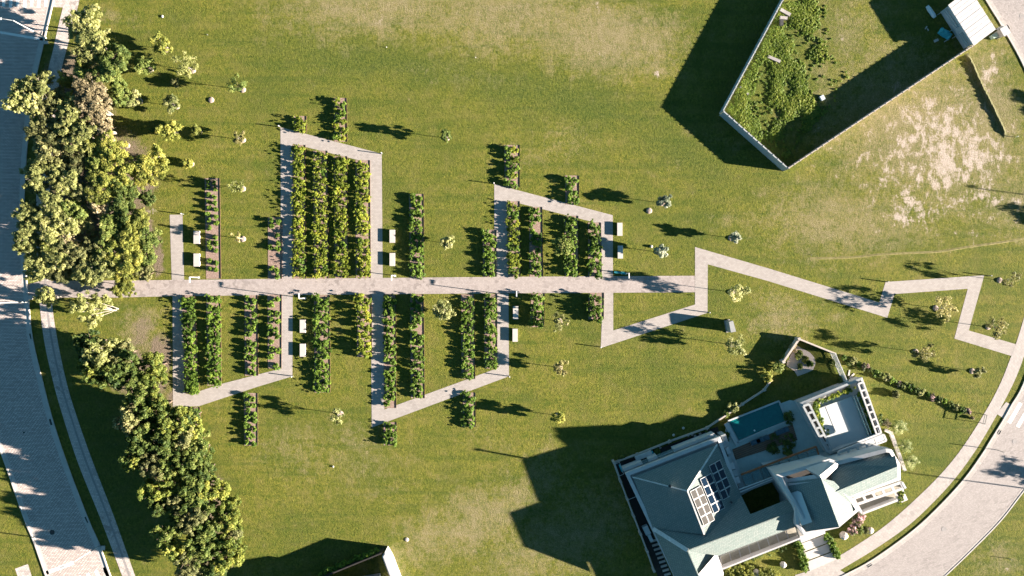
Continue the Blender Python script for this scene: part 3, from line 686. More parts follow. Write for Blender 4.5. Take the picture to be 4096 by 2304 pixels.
# ------------------------------------------------------------------ planting beds and shrubs
BEDS = [  # phrase, (xt0,xt1,yt), (xb0,xb1,yb), look, height, size, density
 ('the bed beside the upper left benches', (821, 874, 713), (827, 879, 1115), 'mixed', 0.75, 0.62, 0.75),
 ('the bed left of the tall loop', (1074, 1123, 869), (1074, 1123, 1115), 'mixed', 0.7, 0.66, 0.8),
 ('the stub bed above the tall loop corner', (1177, 1221, 464), (1177, 1221, 531), 'hedgey', 1.1, 1.0, 1),
 ('the first bed inside the tall loop', (1172, 1217, 580), (1172, 1219, 1115), 'hedgey', 1.1, 1.0, 1),
 ('the second bed inside the tall loop', (1255, 1305, 603), (1258, 1310, 1114), 'hedgey', 1.1, 1.0, 1),
 ('the third bed inside the tall loop', (1337, 1384, 625), (1341, 1388, 1113), 'hedgey', 1.1, 1.0, 1),
 ('the fourth bed inside the tall loop', (1424, 1475, 641), (1425, 1478, 1112), 'hedgey', 1.1, 1.05, 1),
 ('the bed above the tall loop', (1338, 1382, 392), (1340, 1384, 567), 'hedgey', 1.0, 1.0, 1),
 ('the bed beside the upper middle benches', (1638, 1690, 776), (1643, 1692, 1111), 'hedge', 0.8, 0.85, 1),
 ('the bed left of the upper right loop', (1932, 1981, 919), (1935, 1981, 1107), 'hedge', 0.9, 0.9, 1),
 ('the first bed inside the upper right loop', (2030, 2074, 805), (2034, 2078, 1107), 'hedgey', 0.95, 0.95, 1),
 ('the second bed inside the upper right loop', (2118, 2164, 828), (2121, 2168, 1107), 'hedge', 0.8, 0.8, .9),
 ('the third bed inside the upper right loop', (2260, 2308, 863), (2262, 2309, 1107), 'hedge', 1.0, 1.0, 1),
 ('the fourth bed inside the upper right loop', (2354, 2399, 890), (2355, 2402, 1107), 'hedge', 1.15, 1.05, 1),
 ('the left bed above the upper right loop', (2018, 2074, 580), (2022, 2074, 750), 'hedgey', 0.85, 0.9, 1),
 ('the right bed above the upper right loop', (2262, 2311, 702), (2264, 2311, 818), 'hedge', 0.95, 1.0, 1),
 ('the stub bed under the lower left path corner', (757, 795, 1629), (760, 797, 1722), 'mixed', 0.7, 0.8, .9),
 ('the first bed inside the lower left loop', (729, 774, 1180), (745, 792, 1574), 'hedge', 1.05, 1.1, 1),
 ('the second bed inside the lower left loop', (827, 877, 1181), (832, 881, 1543), 'hedge', 1.1, 1.1, 1),
 ('the third bed inside the lower left loop', (980, 1026, 1181), (982, 1028, 1503), 'mixed', 0.8, 0.8, .9),
 ('the fourth bed inside the lower left loop', (1072, 1122, 1178), (1074, 1121, 1474), 'mixed', 0.85, 0.85, .9),
 ('the bed below the lower left loop', (978, 1026, 1572), (979, 1026, 1782), 'mixed', 0.75, 0.8, 1),
 ('the bed beside the lower left benches', (1258, 1314, 1180), (1261, 1316, 1570), 'hedge', 0.95, 1.15, 1),
 ('the bed left of the lower middle loop', (1430, 1482, 1179), (1430, 1483, 1428), 'hedgey', 1.2, 1.15, 1),
 ('the first bed inside the lower middle loop', (1535, 1578, 1181), (1539, 1580, 1632), 'hedge', 0.75, 0.8, .95),
 ('the left bed below the lower middle loop', (1536, 1582, 1689), (1537, 1582, 1781), 'hedge', 0.9, 0.95, 1),
 ('the second bed inside the lower middle loop', (1643, 1690, 1178), (1646, 1694, 1593), 'hedge', 0.9, 0.85, .95),
 ('the third bed inside the lower middle loop', (1846, 1892, 1177), (1849, 1896, 1516), 'hedge', 0.85, 0.85, .9),
 ('the fourth bed inside the lower middle loop', (1938, 1984, 1176), (1941, 1984, 1474), 'hedge', 1.0, 0.95, 1),
 ('the right bed below the lower middle loop', (1854, 1897, 1570), (1853, 1898, 1708), 'hedge', 0.9, 0.95, 1),
 ('the bed beside the lower right benches', (2127, 2174, 1173), (2123, 2172, 1308), 'hedge', 1.25, 1.2, 1),
 ('the bed left of the lower right loop', (2357, 2411, 1171), (2355, 2410, 1277), 'hedge', 1.35, 1.25, 1)]
SHR = {}
def shrub_proto(kind, k):
    if (kind, k) in SHR: return SHR[(kind, k)]
    rg = np.random.default_rng(k * 17 + len(kind)); C = []; R = []
    for i in range(13):
        a = rg.random() * 6.28; q = 0.42 * math.sqrt(rg.random()); z = 0.2 + 0.75 * rg.random() * (1 - q)
        C.append((math.cos(a) * q, math.sin(a) * q, z)); R.append(0.13 + 0.12 * rg.random())
    for i in range(6):      # twiggy shoots that break the outline
        a = rg.random() * 6.28; q = 0.45 + 0.22 * rg.random()
        C.append((math.cos(a) * q, math.sin(a) * q, 0.5 + 0.6 * rg.random())); R.append(0.08)
    SHR[(kind, k)] = leaves_mesh('shrub_' + kind, C, R, [64] * 13 + [16] * 6, 0.10, LEAF[kind], seed=k + 50, up=0.7)
    return SHR[(kind, k)]
shrubs = []
for bi, (ph, t, b, look, hh, sz, den) in enumerate(BEDS):
    L = b[2] - t[2]; w = t[1] - t[0]
    flat_poly('planting_bed', [(t[0] - 2, t[2]), (t[1] + 3, t[2]), (b[1] + 3, b[2]), (b[0] - 2, b[2])], 0.02, MAT['mulch'])
    ed = MB(); ed.bar(W(t[1] + 5, t[2], 0.045), W(b[1] + 5, b[2], 0.045), 0.03, 0.09); oe = ed.build('added_shadow_edging', MAT['steel']); oe['kind'] = 'structure'  # edging plate added to cast the dark line along the bed
    sz = min(1.25, sz * 1.12 + 0.05); step = 29 * (0.55 + 0.45 * sz); n = max(2, int(L / step))
    for col, fx in ((0, 0.22), (1, 0.74)):
        for i in range(n):
            f = (i + 0.5 + (0.22 if col else -0.12) + random.uniform(-0.12, 0.12)) / n; f = min(max(f, 0.03), 0.97)
            if random.random() > den - 0.02 and den < 1: continue
            x0 = t[0] + (b[0] - t[0]) * f; x1 = t[1] + (b[1] - t[1]) * f
            kind = look
            if look == 'mixed': kind = random.choice(['hedge', 'hedge', 'hedgey', 'olive', 'pale']) 
            s = sz * random.uniform(0.88, 1.22) * (0.85 if look == 'mixed' else 1.0); h = hh * random.uniform(0.75, 1.15) * (0.95 if hh > 1.17 and sz > 1.2 else 0.72)
            shrubs.append([x0 + (x1 - x0) * fx + random.uniform(-4, 4), t[2] + L * f, s, h, kind, ph, col, i])
rank = sorted(range(len(shrubs)), key=lambda i: -shrubs[i][2] * shrubs[i][3])
keep = set(rank[:300]); stuff = []
WORD = {'hedge': 'green', 'hedgey': 'yellow-green', 'olive': 'olive', 'pale': 'pale'}
cnt = {}
for i, (x, y, s, h, kind, ph, col, n_) in enumerate(shrubs):
    key = (ph, col); cnt[key] = cnt.get(key, 0) + 1
    p = W(x, y, h * 0.6); p.z = 0.02
    if i in keep:
        o = link('shrub', shrub_proto(kind, random.randrange(5)))
        o.location = p; o.rotation_euler = (0, 0, random.uniform(0, 6.28)); o.scale = (s * (0.78 if 'tall loop' in ph else 0.85), s * 0.92, h)
        short = ph.replace('the ', '', 1)
        tag(o, '%s shrub, %s down the %s column of %s' % (WORD[kind], ORD[cnt[key] - 1], 'right' if col else 'left', short), 'shrub', 'shrubs in the planting beds')
    else: stuff.append((p, s, h, kind))
C = []; R = []; T = []
for (p, s, h, kind) in stuff:
    rg = RNG
    for j in range(14):
        a = rg.random() * 6.28; q = 0.46 * math.sqrt(rg.random()) * s
        C.append((p.x + math.cos(a) * q, p.y + math.sin(a) * q, 0.05 + h * (0.2 + 0.7 * rg.random()))); R.append(s * (0.13 + 0.1 * rg.random())); T.append(rg.random())
o = link('small_shrubs', leaves_mesh('small_shrubs', C, R, 42, 0.115, LEAF['hedge'], tones=T, seed=9, up=0.7)); tag(o, 'smaller young green shrubs filling the gaps in the planting beds', kind='stuff')

# ------------------------------------------------------------------ benches, lamps, bollards
BN = [(774, 923, 24, 'upper concrete bench of the pair left of the leftmost upper bed'), (774, 1014, 24, 'lower concrete bench of the pair left of the leftmost upper bed'),
      (1558, 919, 22, 'upper concrete bench right of the tall loop path'), (1558, 1012, 22, 'lower concrete bench right of the tall loop path'),
      (1199, 1279, 23, 'upper concrete bench right of the lower left loop path'), (1199, 1375, 23, 'lower concrete bench right of the lower left loop path'),
      (2469, 891, 21, 'upper pale bench right of the upper right loop path'), (2471, 982, 21, 'lower pale bench right of the upper right loop, striped by a shadow'),
      (2052, 1225, 21, 'upper concrete bench right of the lower middle loop path'), (2050, 1315, 21, 'lower concrete bench right of the lower middle loop path')]
for x, y, w, lab in BN:
    a = W(x, y, 0.42); b = W(x + w, y + 52, 0.42); c = (a + b) / 2; c.z = 0
    r = empty('concrete_bench', c); L = abs(a.y - b.y); ww = abs(b.x - a.x)
    m = MB(); m.box((0, 0, 0.375), (ww, L, 0.09)); m.box((0, 0, 0.425), (ww - 0.02, L - 0.02, 0.012))
    o = link('seat', m.mesh('seat', MAT['bench']), None); o.parent = r
    m = MB(); m.box((0, 0, 0.165), (ww * 0.86, L * 0.96, 0.33)); o = link('plinth', m.mesh('plinth', MAT['bench'])); o.parent = r
    tag(r, lab, 'bench', 'concrete benches beside the paths')

def path_lamp(bx, by, sy, lab, h=2.9):
    r = empty('path_lamp', W(bx, by)); m = MB(); m.tube([(0, 0, 0), (0, 0, 0.15), (0, 0, h)], [0.09, 0.06, 0.05], 8); o = link('pole', m.mesh('pole', MAT['white_metal'])); o.parent = r
    m = MB(); m.bar((0, 0, h - 0.06), (0, sy * 0.75, h - 0.02), 0.14, 0.09); o = link('arm', m.mesh('arm', MAT['white_metal'])); o.parent = r
    m = MB(); m.box((0, sy * 0.55, h - 0.10), (0.20, 0.45, 0.05)); o = link('lamp_head', m.mesh('lamp_head', MAT['bollard'])); o.parent = r
    m = MB(); m.box((0, 0, 0.02), (0.3, 0.3, 0.04)); o = link('base_plate', m.mesh('base_plate', MAT['lampgrey'])); o.parent = r
    tag(r, lab, 'lamp', 'white path lamps along the main path')
path_lamp(795, 1110, -1, 'white path lamp beside the lower upper-left bench on the main path')
path_lamp(1580, 1103, -1, 'white path lamp above the main path below the upper middle benches')
path_lamp(1220, 1193, 1, 'white path lamp below the main path above the lower left benches')
path_lamp(2066, 1184, 1, 'white path lamp below the main path above the lower middle benches')
path_lamp(2503, 1094, -1, 'white path lamp above the main path under the right benches')
m = MB(); 
for k in range(2): m.bar(W(2452, 1088 + k * 5, 0.45), W(2500, 1094 + k * 5, 0.45), 0.12, 0.04)
pass

def street_lamp(bx, by, dx, dy, lab, h=7.0):
    r = empty('street_lamp', W(bx, by)); m = MB(); m.tube([(0, 0, 0), (0, 0, 0.3), (0, 0, h)], [0.14, 0.10, 0.06], 8); o = link('pole', m.mesh('pole', MAT['lampgrey'])); o.parent = r
    m = MB(); m.tube([(0, 0, h - 0.1), (dx * 0.8, dy * 0.8, h + 0.15), (dx * 1.5, dy * 1.5, h + 0.2)], [0.05, 0.04, 0.04], 6); o = link('arm', m.mesh('arm', MAT['lampgrey'])); o.parent = r
    m = MB(); m.box((dx * 1.8, dy * 1.8, h + 0.2), (0.75, 0.28, 0.12), math.atan2(dy, dx)); o = link('lamp_head', m.mesh('lamp_head', MAT['lampgrey'])); o.parent = r
    tag(r, lab, 'street lamp', 'tall street lamps along the roads')
street_lamp(183, 152, -1, 0.1, 'tall grey street lamp at top left leaning over the road', 6.6)
street_lamp(116, 1208, -1, 0.0, 'tall grey street lamp on the kerb where the main path starts', 6.6)
street_lamp(398, 2183, -0.9, -0.4, 'tall grey street lamp near the bottom left stop line', 5.6)
street_lamp(4345, 1986, 1, 0, 'tall street lamp outside the right edge casting a long shadow over the lawn', 6.9)
street_lamp(4650, 852, 1, 0, 'tall street lamp far outside the right edge shading the sandy field', 6.6)
def gbox(px, py, w, d, h, lab, mat='bench', name='utility_box', rz=0.0):
    r = empty(name, W(px, py), rz); m = MB(); m.box((0, 0, h / 2), (w, d, h)); o = link('body', m.mesh('body', MAT[mat])); o.parent = r
    m = MB(); m.box((0, 0, h + 0.02), (w + 0.06, d + 0.06, 0.04)); o = link('lid', m.mesh('lid', MAT[mat])); o.parent = r
    tag(r, lab, 'utility box'); return r
gbox(186, 171, 0.5, 0.4, 0.12, 'small square concrete box beside the top left street lamp')
gbox(124, 1190, 0.6, 0.6, 0.25, 'square grey utility box at the main path entrance')
gbox(414, 2190, 0.5, 0.55, 0.15, 'small square concrete box beside the bottom left street lamp')

BOL = [(1121, 508, 'at the left corner of the tall loop path'), (1529, 615, 'at the right corner of the tall loop path'), (1976, 735, 'at the left corner of the upper right loop'),
       (734, 857, 'at the top of the short upper left path'), (2834, 1250, 'at the lower right corner of the triangular lawn'), (2401, 1388, 'at the bottom tip of the triangular loop'),
       (1172, 1505, 'at the right corner of the lower left loop'), (2038, 1505, 'at the right corner of the lower middle loop'), (3543, 1127, 'at the upper left corner of the zigzag path'), (3952, 1103, 'at the upper right corner of the zigzag path')]
for x, y, d in BOL:
    r = empty('bollard', W(x, y)); m = MB(); m.tube([(0, 0, 0), (0, 0, 0.78)], [0.075, 0.065], 8); o = link('post', m.mesh('post', MAT['bollard'])); o.parent = r
    m = MB(); m.tube([(0, 0, 0.78), (0, 0, 0.84)], [0.085, 0.06], 8); o = link('cap', m.mesh('cap', MAT['white_metal'])); o.parent = r
    tag(r, 'short dark bollard light ' + d, 'bollard', 'bollard lights at the path corners')
for x, y, h, d in ((1547, 190, 0.25, 'white survey peg alone on the upper lawn left of the other'), (1903, 231, 0.25, 'white survey peg in the dry grass of the upper lawn'), (2770, 1181, 0.22, 'small dark peg in the triangular lawn by the path'),
                (3246, 1020, 0.12, 'small dark peg on the lawn above the long path'), (831, 140, 0.3, 'short dark stick lying at the upper left lawn'), (4062, 549, 0.6, 'short white marker post at the end of the grassy bank'), (4034, 2234, 0.6, 'thin marker post on the outer verge at lower right'), (3985, 1799, 1.6, 'thin sign post on the pale verge below the right crossing')):
    m = MB(); m.tube([(0, 0, 0), (0, 0, h)], [0.05, 0.05], 6); o = m.build('peg', MAT['white_metal' if 'white' in d else 'bollard']); o.location = W(x, y); tag(o, d, 'peg')

small_teal = MB(); small_teal.box((0, 0, 0.12), (1.75, 0.26, 0.24)); small_teal.box((0.35, 0, 0.28), (0.5, 0.34, 0.1)); o = small_teal.build('panel_ghost_box', MAT['bluetarp']); o.location = W(2480, 1091); o.rotation_euler = (0, 0, -0.12); tag(o, 'low teal box standing in for the blurred panel of the right path lamp', 'case')  # box added in place of the lamp panel's blurred teal ghost
# monument slab
r = empty('monument', W(2928, 1290)); P = [W(2916, 1288, 1.9), W(2932, 1283, 1.9), W(2944, 1326, 1.9), W(2924, 1330, 1.9)]
m = MB(); m.prism([p for p in P], 0.12); m.build('pillar', MAT['monument'], r)
m = MB(); Q = inset(P, -0.12); m.prism([Vector((q.x, q.y, 0.12)) for q in Q], 0.0); m.build('base', MAT['drainslab'], r)
tag(r, 'dark upright granite slab monument on the lawn right of the triangle path', 'monument')

# ------------------------------------------------------------------ trees of the belt
BELT = [(345,110,60,4.2,'gum'),(388,178,52,4.2,'gum'),(350,218,34,3.8,'gum'),(465,230,52,4.0,'green'),(440,302,50,4.0,'green'),(345,315,42,3.8,'green'),(330,252,28,3.2,'yellow'),(268,325,28,3.0,'yellow'),
 (165,352,46,4.6,'gum'),(115,350,28,4.3,'gum'),(80,405,42,4.8,'gum'),(130,430,40,4.5,'gum'),(482,378,36,3.4,'green'),(375,368,52,4.4,'dry'),(400,440,55,4.4,'dry'),(425,515,42,4.0,'dry'),(290,418,40,3.8,'green'),(205,440,46,4.0,'olive'),
 (290,475,58,4.4,'gum'),(335,545,58,4.4,'gum'),(180,530,48,4.2,'olive'),(212,592,52,4.4,'olive'),(378,595,42,3.8,'yellow'),(440,600,56,4.0,'yellow'),(585,682,56,3.0,'yellow'),(458,690,54,3.8,'yellow'),(292,652,48,4.0,'olive'),(160,680,44,4.3,'gum'),
 (232,690,40,4.0,'gum'),(275,735,44,4.0,'gum'),(164,740,36,4.2,'gum'),(413,755,54,3.8,'yellow'),(407,828,38,3.6,'dry'),(497,752,44,3.4,'green'),(131,848,38,4.3,'gum'),(233,845,56,4.3,'gum'),(302,842,44,4.0,'green'),(493,840,42,3.6,'green'),
 (551,888,44,3.2,'yellow'),(590,795,26,2.2,'green'),(123,922,44,4.4,'gum'),(211,917,44,4.3,'gum'),(288,905,36,4.0,'gum'),(280,960,28,3.6,'bare'),(440,922,40,3.6,'green'),(509,958,56,3.6,'yellow'),(595,962,42,2.8,'green'),(109,966,38,4.6,'gum'),
 (195,980,36,4.0,'yellow'),(300,1013,40,4.0,'olive'),(385,972,32,3.6,'olive'),(219,1026,52,4.2,'gum'),(418,1002,38,3.6,'green'),(495,1034,58,3.6,'yellow'),(592,1027,30,2.6,'green'),(162,1070,44,4.2,'gum'),(243,1082,42,3.8,'olive'),(397,1080,56,4.0,'gum'),
 (328,1052,44,4.0,'olive'),(517,1088,36,3.2,'yellow'),(588,1090,26,2.6,'olive'),(498,1152,36,2.2,'yellow'),(195,1190,34,4.0,'gum'),(250,520,40,3.9,'green'),(240,390,34,3.4,'olive'),(450,880,36,3.5,'green'),(350,900,30,3.0,'olive'),(350,780,44,3.8,'olive'),(395,660,44,3.8,'green'),(350,1090,40,3.6,'gum')]
BELT2 = [(359,1369,40,3.6,'green'),(414,1414,46,4.0,'gum'),(375,1468,40,3.8,'yellow'),(483,1414,42,3.4,'olive'),(431,1483,46,3.8,'green'),(517,1455,42,3.6,'green'),(621,1462,38,2.8,'yellow'),(477,1512,46,3.8,'green'),(560,1525,42,3.4,'green'),
 (619,1522,40,3.0,'yellow'),(570,1594,40,3.6,'green'),(637,1621,38,3.2,'yellow'),(556,1640,32,3.6,'olive'),(523,1688,44,4.0,'olive'),(594,1699,38,3.6,'green'),(683,1693,46,3.6,'yellow'),(738,1681,36,3.0,'yellow'),(771,1662,26,2.4,'green'),(766,1712,34,2.8,'yellow'),
 (572,1743,40,3.8,'green'),(661,1750,42,3.6,'green'),(738,1745,42,3.2,'olive'),(556,1793,40,3.9,'green'),(543,1842,34,3.8,'yellow'),(619,1817,34,3.8,'olive'),(688,1800,44,3.6,'green'),(799,1800,44,3.2,'green'),(771,1845,44,3.4,'green'),(639,1868,42,3.8,'olive'),
 (700,1868,40,3.6,'green'),(615,1953,40,4.0,'yellow'),(690,1938,44,3.8,'yellow'),(778,1938,42,3.4,'green'),(851,1959,44,3.0,'yellow'),(705,2006,34,3.8,'olive'),(646,2022,28,3.8,'green'),(778,2003,42,3.5,'green'),(828,2019,36,3.2,'green'),(924,2022,36,2.6,'yellow'),
 (675,2130,40,4.0,'green'),(778,2070,44,3.6,'olive'),(822,2114,44,3.4,'green'),(910,2079,44,2.8,'yellow'),(926,2120,40,2.8,'olive'),(734,2100,22,3.4,'green'),(719,2208,44,4.0,'yellow'),(793,2181,42,3.6,'green'),(851,2172,34,3.2,'green'),(924,2187,48,3.0,'yellow'),
 (763,2264,44,3.8,'olive'),(910,2235,46,3.0,'yellow'),(866,2277,42,3.2,'green'),(822,2222,36,3.2,'green'),(820,1880,34,3.2,'green'),(730,2050,30,3.4,'green')]
DESC = {'lush': 'yellow-green bushy tree', 'deep': 'leafy green tree', 'gum': 'pale gum tree', 'green': 'leafy green tree', 'yellow': 'yellow-green bushy tree', 'olive': 'dull olive tree', 'dry': 'dry straw-brown tree', 'bare': 'bare grey branched tree'}
def belt(lst, nm, nrow, hf=1.0):
    rows = sorted(lst, key=lambda t: t[1]); k = 0; row = 0
    while k < len(rows):
        seg = sorted(rows[k:k + nrow], key=lambda t: t[0]); k += nrow
        for i, (x, y, r, h, kd) in enumerate(seg):
            put_tree({'gum': 'gum_tree', 'bare': 'bare_tree'}.get(kd, 'broadleaf_tree'), x, y, r, h * (hf if y < 1300 else (1.72 if y < 1780 else 1.5)), kd, '%s, %s row down the %s tree belt, %s from the road' % (DESC[kd], ORD[row], nm, ORD[i]), 'trees in the %s tree belt' % nm)
        row += 1
belt(BELT, 'upper', 4, 1.0); belt([(a, b, c, d, {'yellow': 'lush', 'green': 'deep'}.get(e, e)) for a, b, c, d, e in BELT2], 'lower', 3, 1.28)
# two wide leaning gum trees next to the path
def leaning_gum(bx, by, dirs, lab, scale=1.0, leaf='gum'):
    r = empty('gum_tree', W(bx, by)); m = MB(); C = []; R = []; rg = np.random.default_rng(int(bx))
    for (dx, dy, hz) in dirs:
        e = Vector((dx, dy, hz)); mid_ = e * 0.5 + Vector((0, 0, 0.35)) + Vector(rg.normal(size=3)) * 0.12
        m.tube([(rg.normal() * 0.30 - 0.3, rg.normal() * 0.30, 0), e * 0.25 + Vector((0, 0, 0.2)), mid_, e], [0.045, 0.038, 0.028, 0.012], 6)
        for _ in range(3):
            t = rg.random() * 0.5 + 0.4; b0 = e * t + Vector((0, 0, 0.3)); d = Vector(rg.normal(size=3)); d.z = abs(d.z) * 0.5; d = d.normalized() * 0.9 + e.normalized() * 0.6
            m.tube([b0, b0 + d * 0.5, b0 + d], [0.035, 0.022, 0.01], 4)
            for q in range(3):
                C.append(tuple(b0 + d * (0.6 + 0.5 * rg.random()) + Vector(rg.normal(size=3)) * 0.15)); R.append(0.28 + 0.18 * rg.random())
        for q in range(6): C.append(tuple(e * (0.55 + 0.5 * rg.random()) + Vector(rg.normal(size=3)) * 0.45)); R.append(0.35)
    o = link('trunk', m.mesh('trunk', MAT['bark_white'], True)); o.parent = r
    o = link('crown', leaves_mesh('crown', C, R, 42, 0.15, LEAF[leaf], seed=int(bx))); o.parent = r
    tag(r, lab, 'tree'); return r
leaning_gum(475, 1237, [(-2.6, 1.9, 3.0), (-3.2, 1.1, 3.3), (-3.6, 0.3, 3.6), (-3.4, -0.3, 3.5), (-2.9, -0.9, 3.2), (-2.3, -1.6, 2.8), (-1.6, 1.9, 2.6), (-4.2, 0.8, 3.6)], 'big leaning gum tree with fanned white trunks just below the main path')
leaning_gum(525, 1372, [(-1.2, -0.6, 3.0), (-1.6, -0.1, 3.2), (-1.8, -0.9, 3.1)], 'small leaning gum with two white trunks above the lower tree belt')

# ------------------------------------------------------------------ young trees on the lawns
def mound(px, py, r=0.5):
    m = MB(); m.lathe(W(px, py), [(r * 1.05, 0.0), (r, 0.05), (r * 0.7, 0.14), (r * 0.3, 0.17)], 16, wob=0.05); o = m.build('mulch_mound', MAT['moundmulch'], smooth=True); o['kind'] = 'structure'
SAP = {}
def sapling(px, py, r_px, h, kind, dens, lab, mr=0.5, stake=True, base=(0.55)):
    rg = np.random.default_rng(int(px * 3 + py)); r = r_px * S
    b = W(px, py); o = empty('young_tree', b); tag(o, lab, 'young tree', 'young trees planted on the lawns')
    m = MB(); m.tube([(0, 0, 0), (0.03, 0.02, h * 0.5), (0, 0, h * 0.85)], [0.045, 0.035, 0.02], 6)
    C = []; R = []
    nl = max(5, int(9 * dens) + 4)
    for i in range(nl):
        a = 6.28 * i / nl + rg.random(); q = r * (0.35 + 0.55 * rg.random()); z = h * (base + (1 - base) * rg.random())
        e = Vector((math.cos(a) * q, math.sin(a) * q, z)); m.tube([(0, 0, h * base * 0.85), e * 0.55 + Vector((0, 0, h * base * 0.45)), e], [0.025, 0.016, 0.008], 4)
        for _ in range(3): C.append((e.x + rg.normal() * r * 0.18, e.y + rg.normal() * r * 0.18, e.z + rg.normal() * 0.12)); R.append(r * (0.20 + 0.16 * rg.random()))
    C.append((0, 0, h * 0.9)); R.append(r * 0.35)
    t = link('trunk', m.mesh('trunk', MAT['bark_white'] if kind != 'green' else MAT['bark_dark'], True)); t.parent = o
    c = link('crown', leaves_mesh('crown', C, R, int(52 * dens) + 8, 0.14, LEAF[kind], seed=int(px))); c.parent = o
    if stake:
        m = MB(); m.tube([(-0.3, 0.05, 0), (-0.3, 0.05, min(1.5, h * 0.6))], [0.03, 0.03], 5); s_ = link('stake', m.mesh('stake', MAT['stake'])); s_.parent = o
    if mr: mound(px, py, mr)
    return o
SAPS = [(665,198,36,2.4,'yellow',1.0,'full yellow-green young tree topmost at upper left'),(772,282,46,2.8,'gum',0.6,'sparse spreading young tree at upper left beside a long shadow'),(604,278,34,2.3,'green',0.9,'green young tree next to the upper belt edge'),
 (972,359,36,3.0,'green',0.4,'thin young tree furthest right in the upper left group'),(708,426,32,2.4,'pale',0.8,'pale young tree right of the dry brown belt tree'),(560,405,30,2.0,'pale',0.9,'round pale young tree touching the upper belt edge'),
 (708,335,16,1.0,'olive',0.8,'tiny shrub-like tree in another tree shadow at upper left'),(702,532,38,2.2,'yellow',1.0,'bright dense young tree left of a dark oval shadow'),(797,528,17,1.5,'yellow',1.3,'small bright round tree casting a dark oval shadow'),
 (628,528,15,1.0,'green',0.8,'tiny tree in the patch of shadow right of the belt'),(972,560,26,2.6,'wheat',0.35,'nearly bare young tree right of the bright small tree'),(654,633,38,2.5,'yellow',0.9,'yellow-green young tree above the belt bulge'),
 (766,656,16,1.5,'yellow',1.3,'small bright round tree casting a blue-green shadow below'),(972,755,30,2.4,'gum',0.25,'wispy young tree right of the leftmost upper bed, upper one'),(972,956,22,2.4,'wheat',0.2,'bare whitish sapling right of the leftmost upper bed'),
 (1787,553,20,2.9,'green',0.8,'lone small green tree with very long shadow on upper lawn'),(1793,974,22,1.9,'pale',0.9,'small tree between the middle bed and right loop'),(1772,1243,42,2.3,'pale',1.2,'full pale flowering tree inside the lower middle loop'),
 (2648,812,25,2.6,'greygreen',1.0,'grey-green tree above right of the upper right benches'),(2636,1009,24,2.4,'greygreen',1.0,'grey-green tree level with the lower right bench'),(2924,952,18,2.3,'greygreen',1.1,'small round tree near the long diagonal path'),
 (2925,1168,36,4.0,'pale',0.7,'two-lobed pale green tree right of the triangular loop'),(2925,1378,38,3.6,'pale',0.6,'pale cream-leaved tree below the granite monument'),(2238,1285,30,1.9,'olive',0.35,'sparse thin tree between the lower right beds'),
 (2238,1470,28,2.3,'wheat',0.5,'orange-brown sparse tree on the lawn below the lower right beds'),(2232,1662,24,2.6,'yellow',0.9,'small lime green tree above the big house shadow'),(1362,1655,28,2.6,'pale',0.4,'wispy tree beside a white rock on lower lawn'),
 (2247,985,38,1.7,'green',0.8,'green spreading tree beside the third bed of upper right loop'),(3742,1232,46,3.1,'wheat',0.5,'wheat-coloured tree inside the zigzag path'),(3952,1308,42,3.1,'wheat',0.45,'wheat-coloured tree right of the zigzag path'),
 (3662,1407,38,3.5,'wheat',0.55,'wheat-coloured tree with a dark shadow below the zigzag path'),(3998,1121,30,3.2,'wheat',0.22,'sparse tree at the top right corner of zigzag path'),(3888,1484,22,1.9,'olive',0.6,'small sparse tree near the sidewalk below the zigzag path'),
 (3578,1575,13,0.6,'olive',1.0,'tiny round plant left of the flowering border'),(4470,905,45,3.6,'green',1.0,'tree just outside the right edge shading the sandy ground'),(4470,1945,45,4.2,'olive',0.8,'tree outside the right edge shading the pale road')]
for s_ in SAPS:
    sapling(*s_, mr=0.42 if s_[0] < 3500 and s_[3] > 1.2 and s_[0] not in (797, 766) else (0.28 if s_[3] < 1.2 else 0.4), base=0.3 if s_[3] < 1.6 else 0.5)
for x, y in ((845, 400), (509, 582), (2597, 843)): mound(x, y, 0.42)
put_tree('broadleaf_tree', 4160, 420, 75, 4.4, 'green', 'dense tree outside the right edge casting a round shadow', None, base=(4640, 470))

def boulder(px, py, r, h, lab, mat='rock'):
    rg = random.Random(int(px)); n = 10; prof = [(r * 0.9, 0.0), (r, h * 0.35), (r * 0.85, h * 0.7), (r * 0.45, h * 0.95), (r * 0.1, h)]
    m = MB(); m.lathe(W(px, py), prof, 14, wob=0.07); o = m.build('boulder', MAT[mat], smooth=True); tag(o, lab, 'boulder', 'pale boulders'); return o
boulder(1352, 1652, 0.2, 0.2, 'small white rock by the wispy lower lawn tree', 'bench')
boulder(2605, 986, 0.22, 0.3, 'pale rock between the lower right bench and grey-green tree')
boulder(1333, 1866, 0.14, 0.15, 'tiny white stone alone on the lower lawn', 'bench')
boulder(1628, 2158, 0.3, 0.12, 'flat pale stone on dry grass near the bottom wall')
boulder(650, 66, 0.2, 0.15, 'small pale stone on the lawn at upper left')

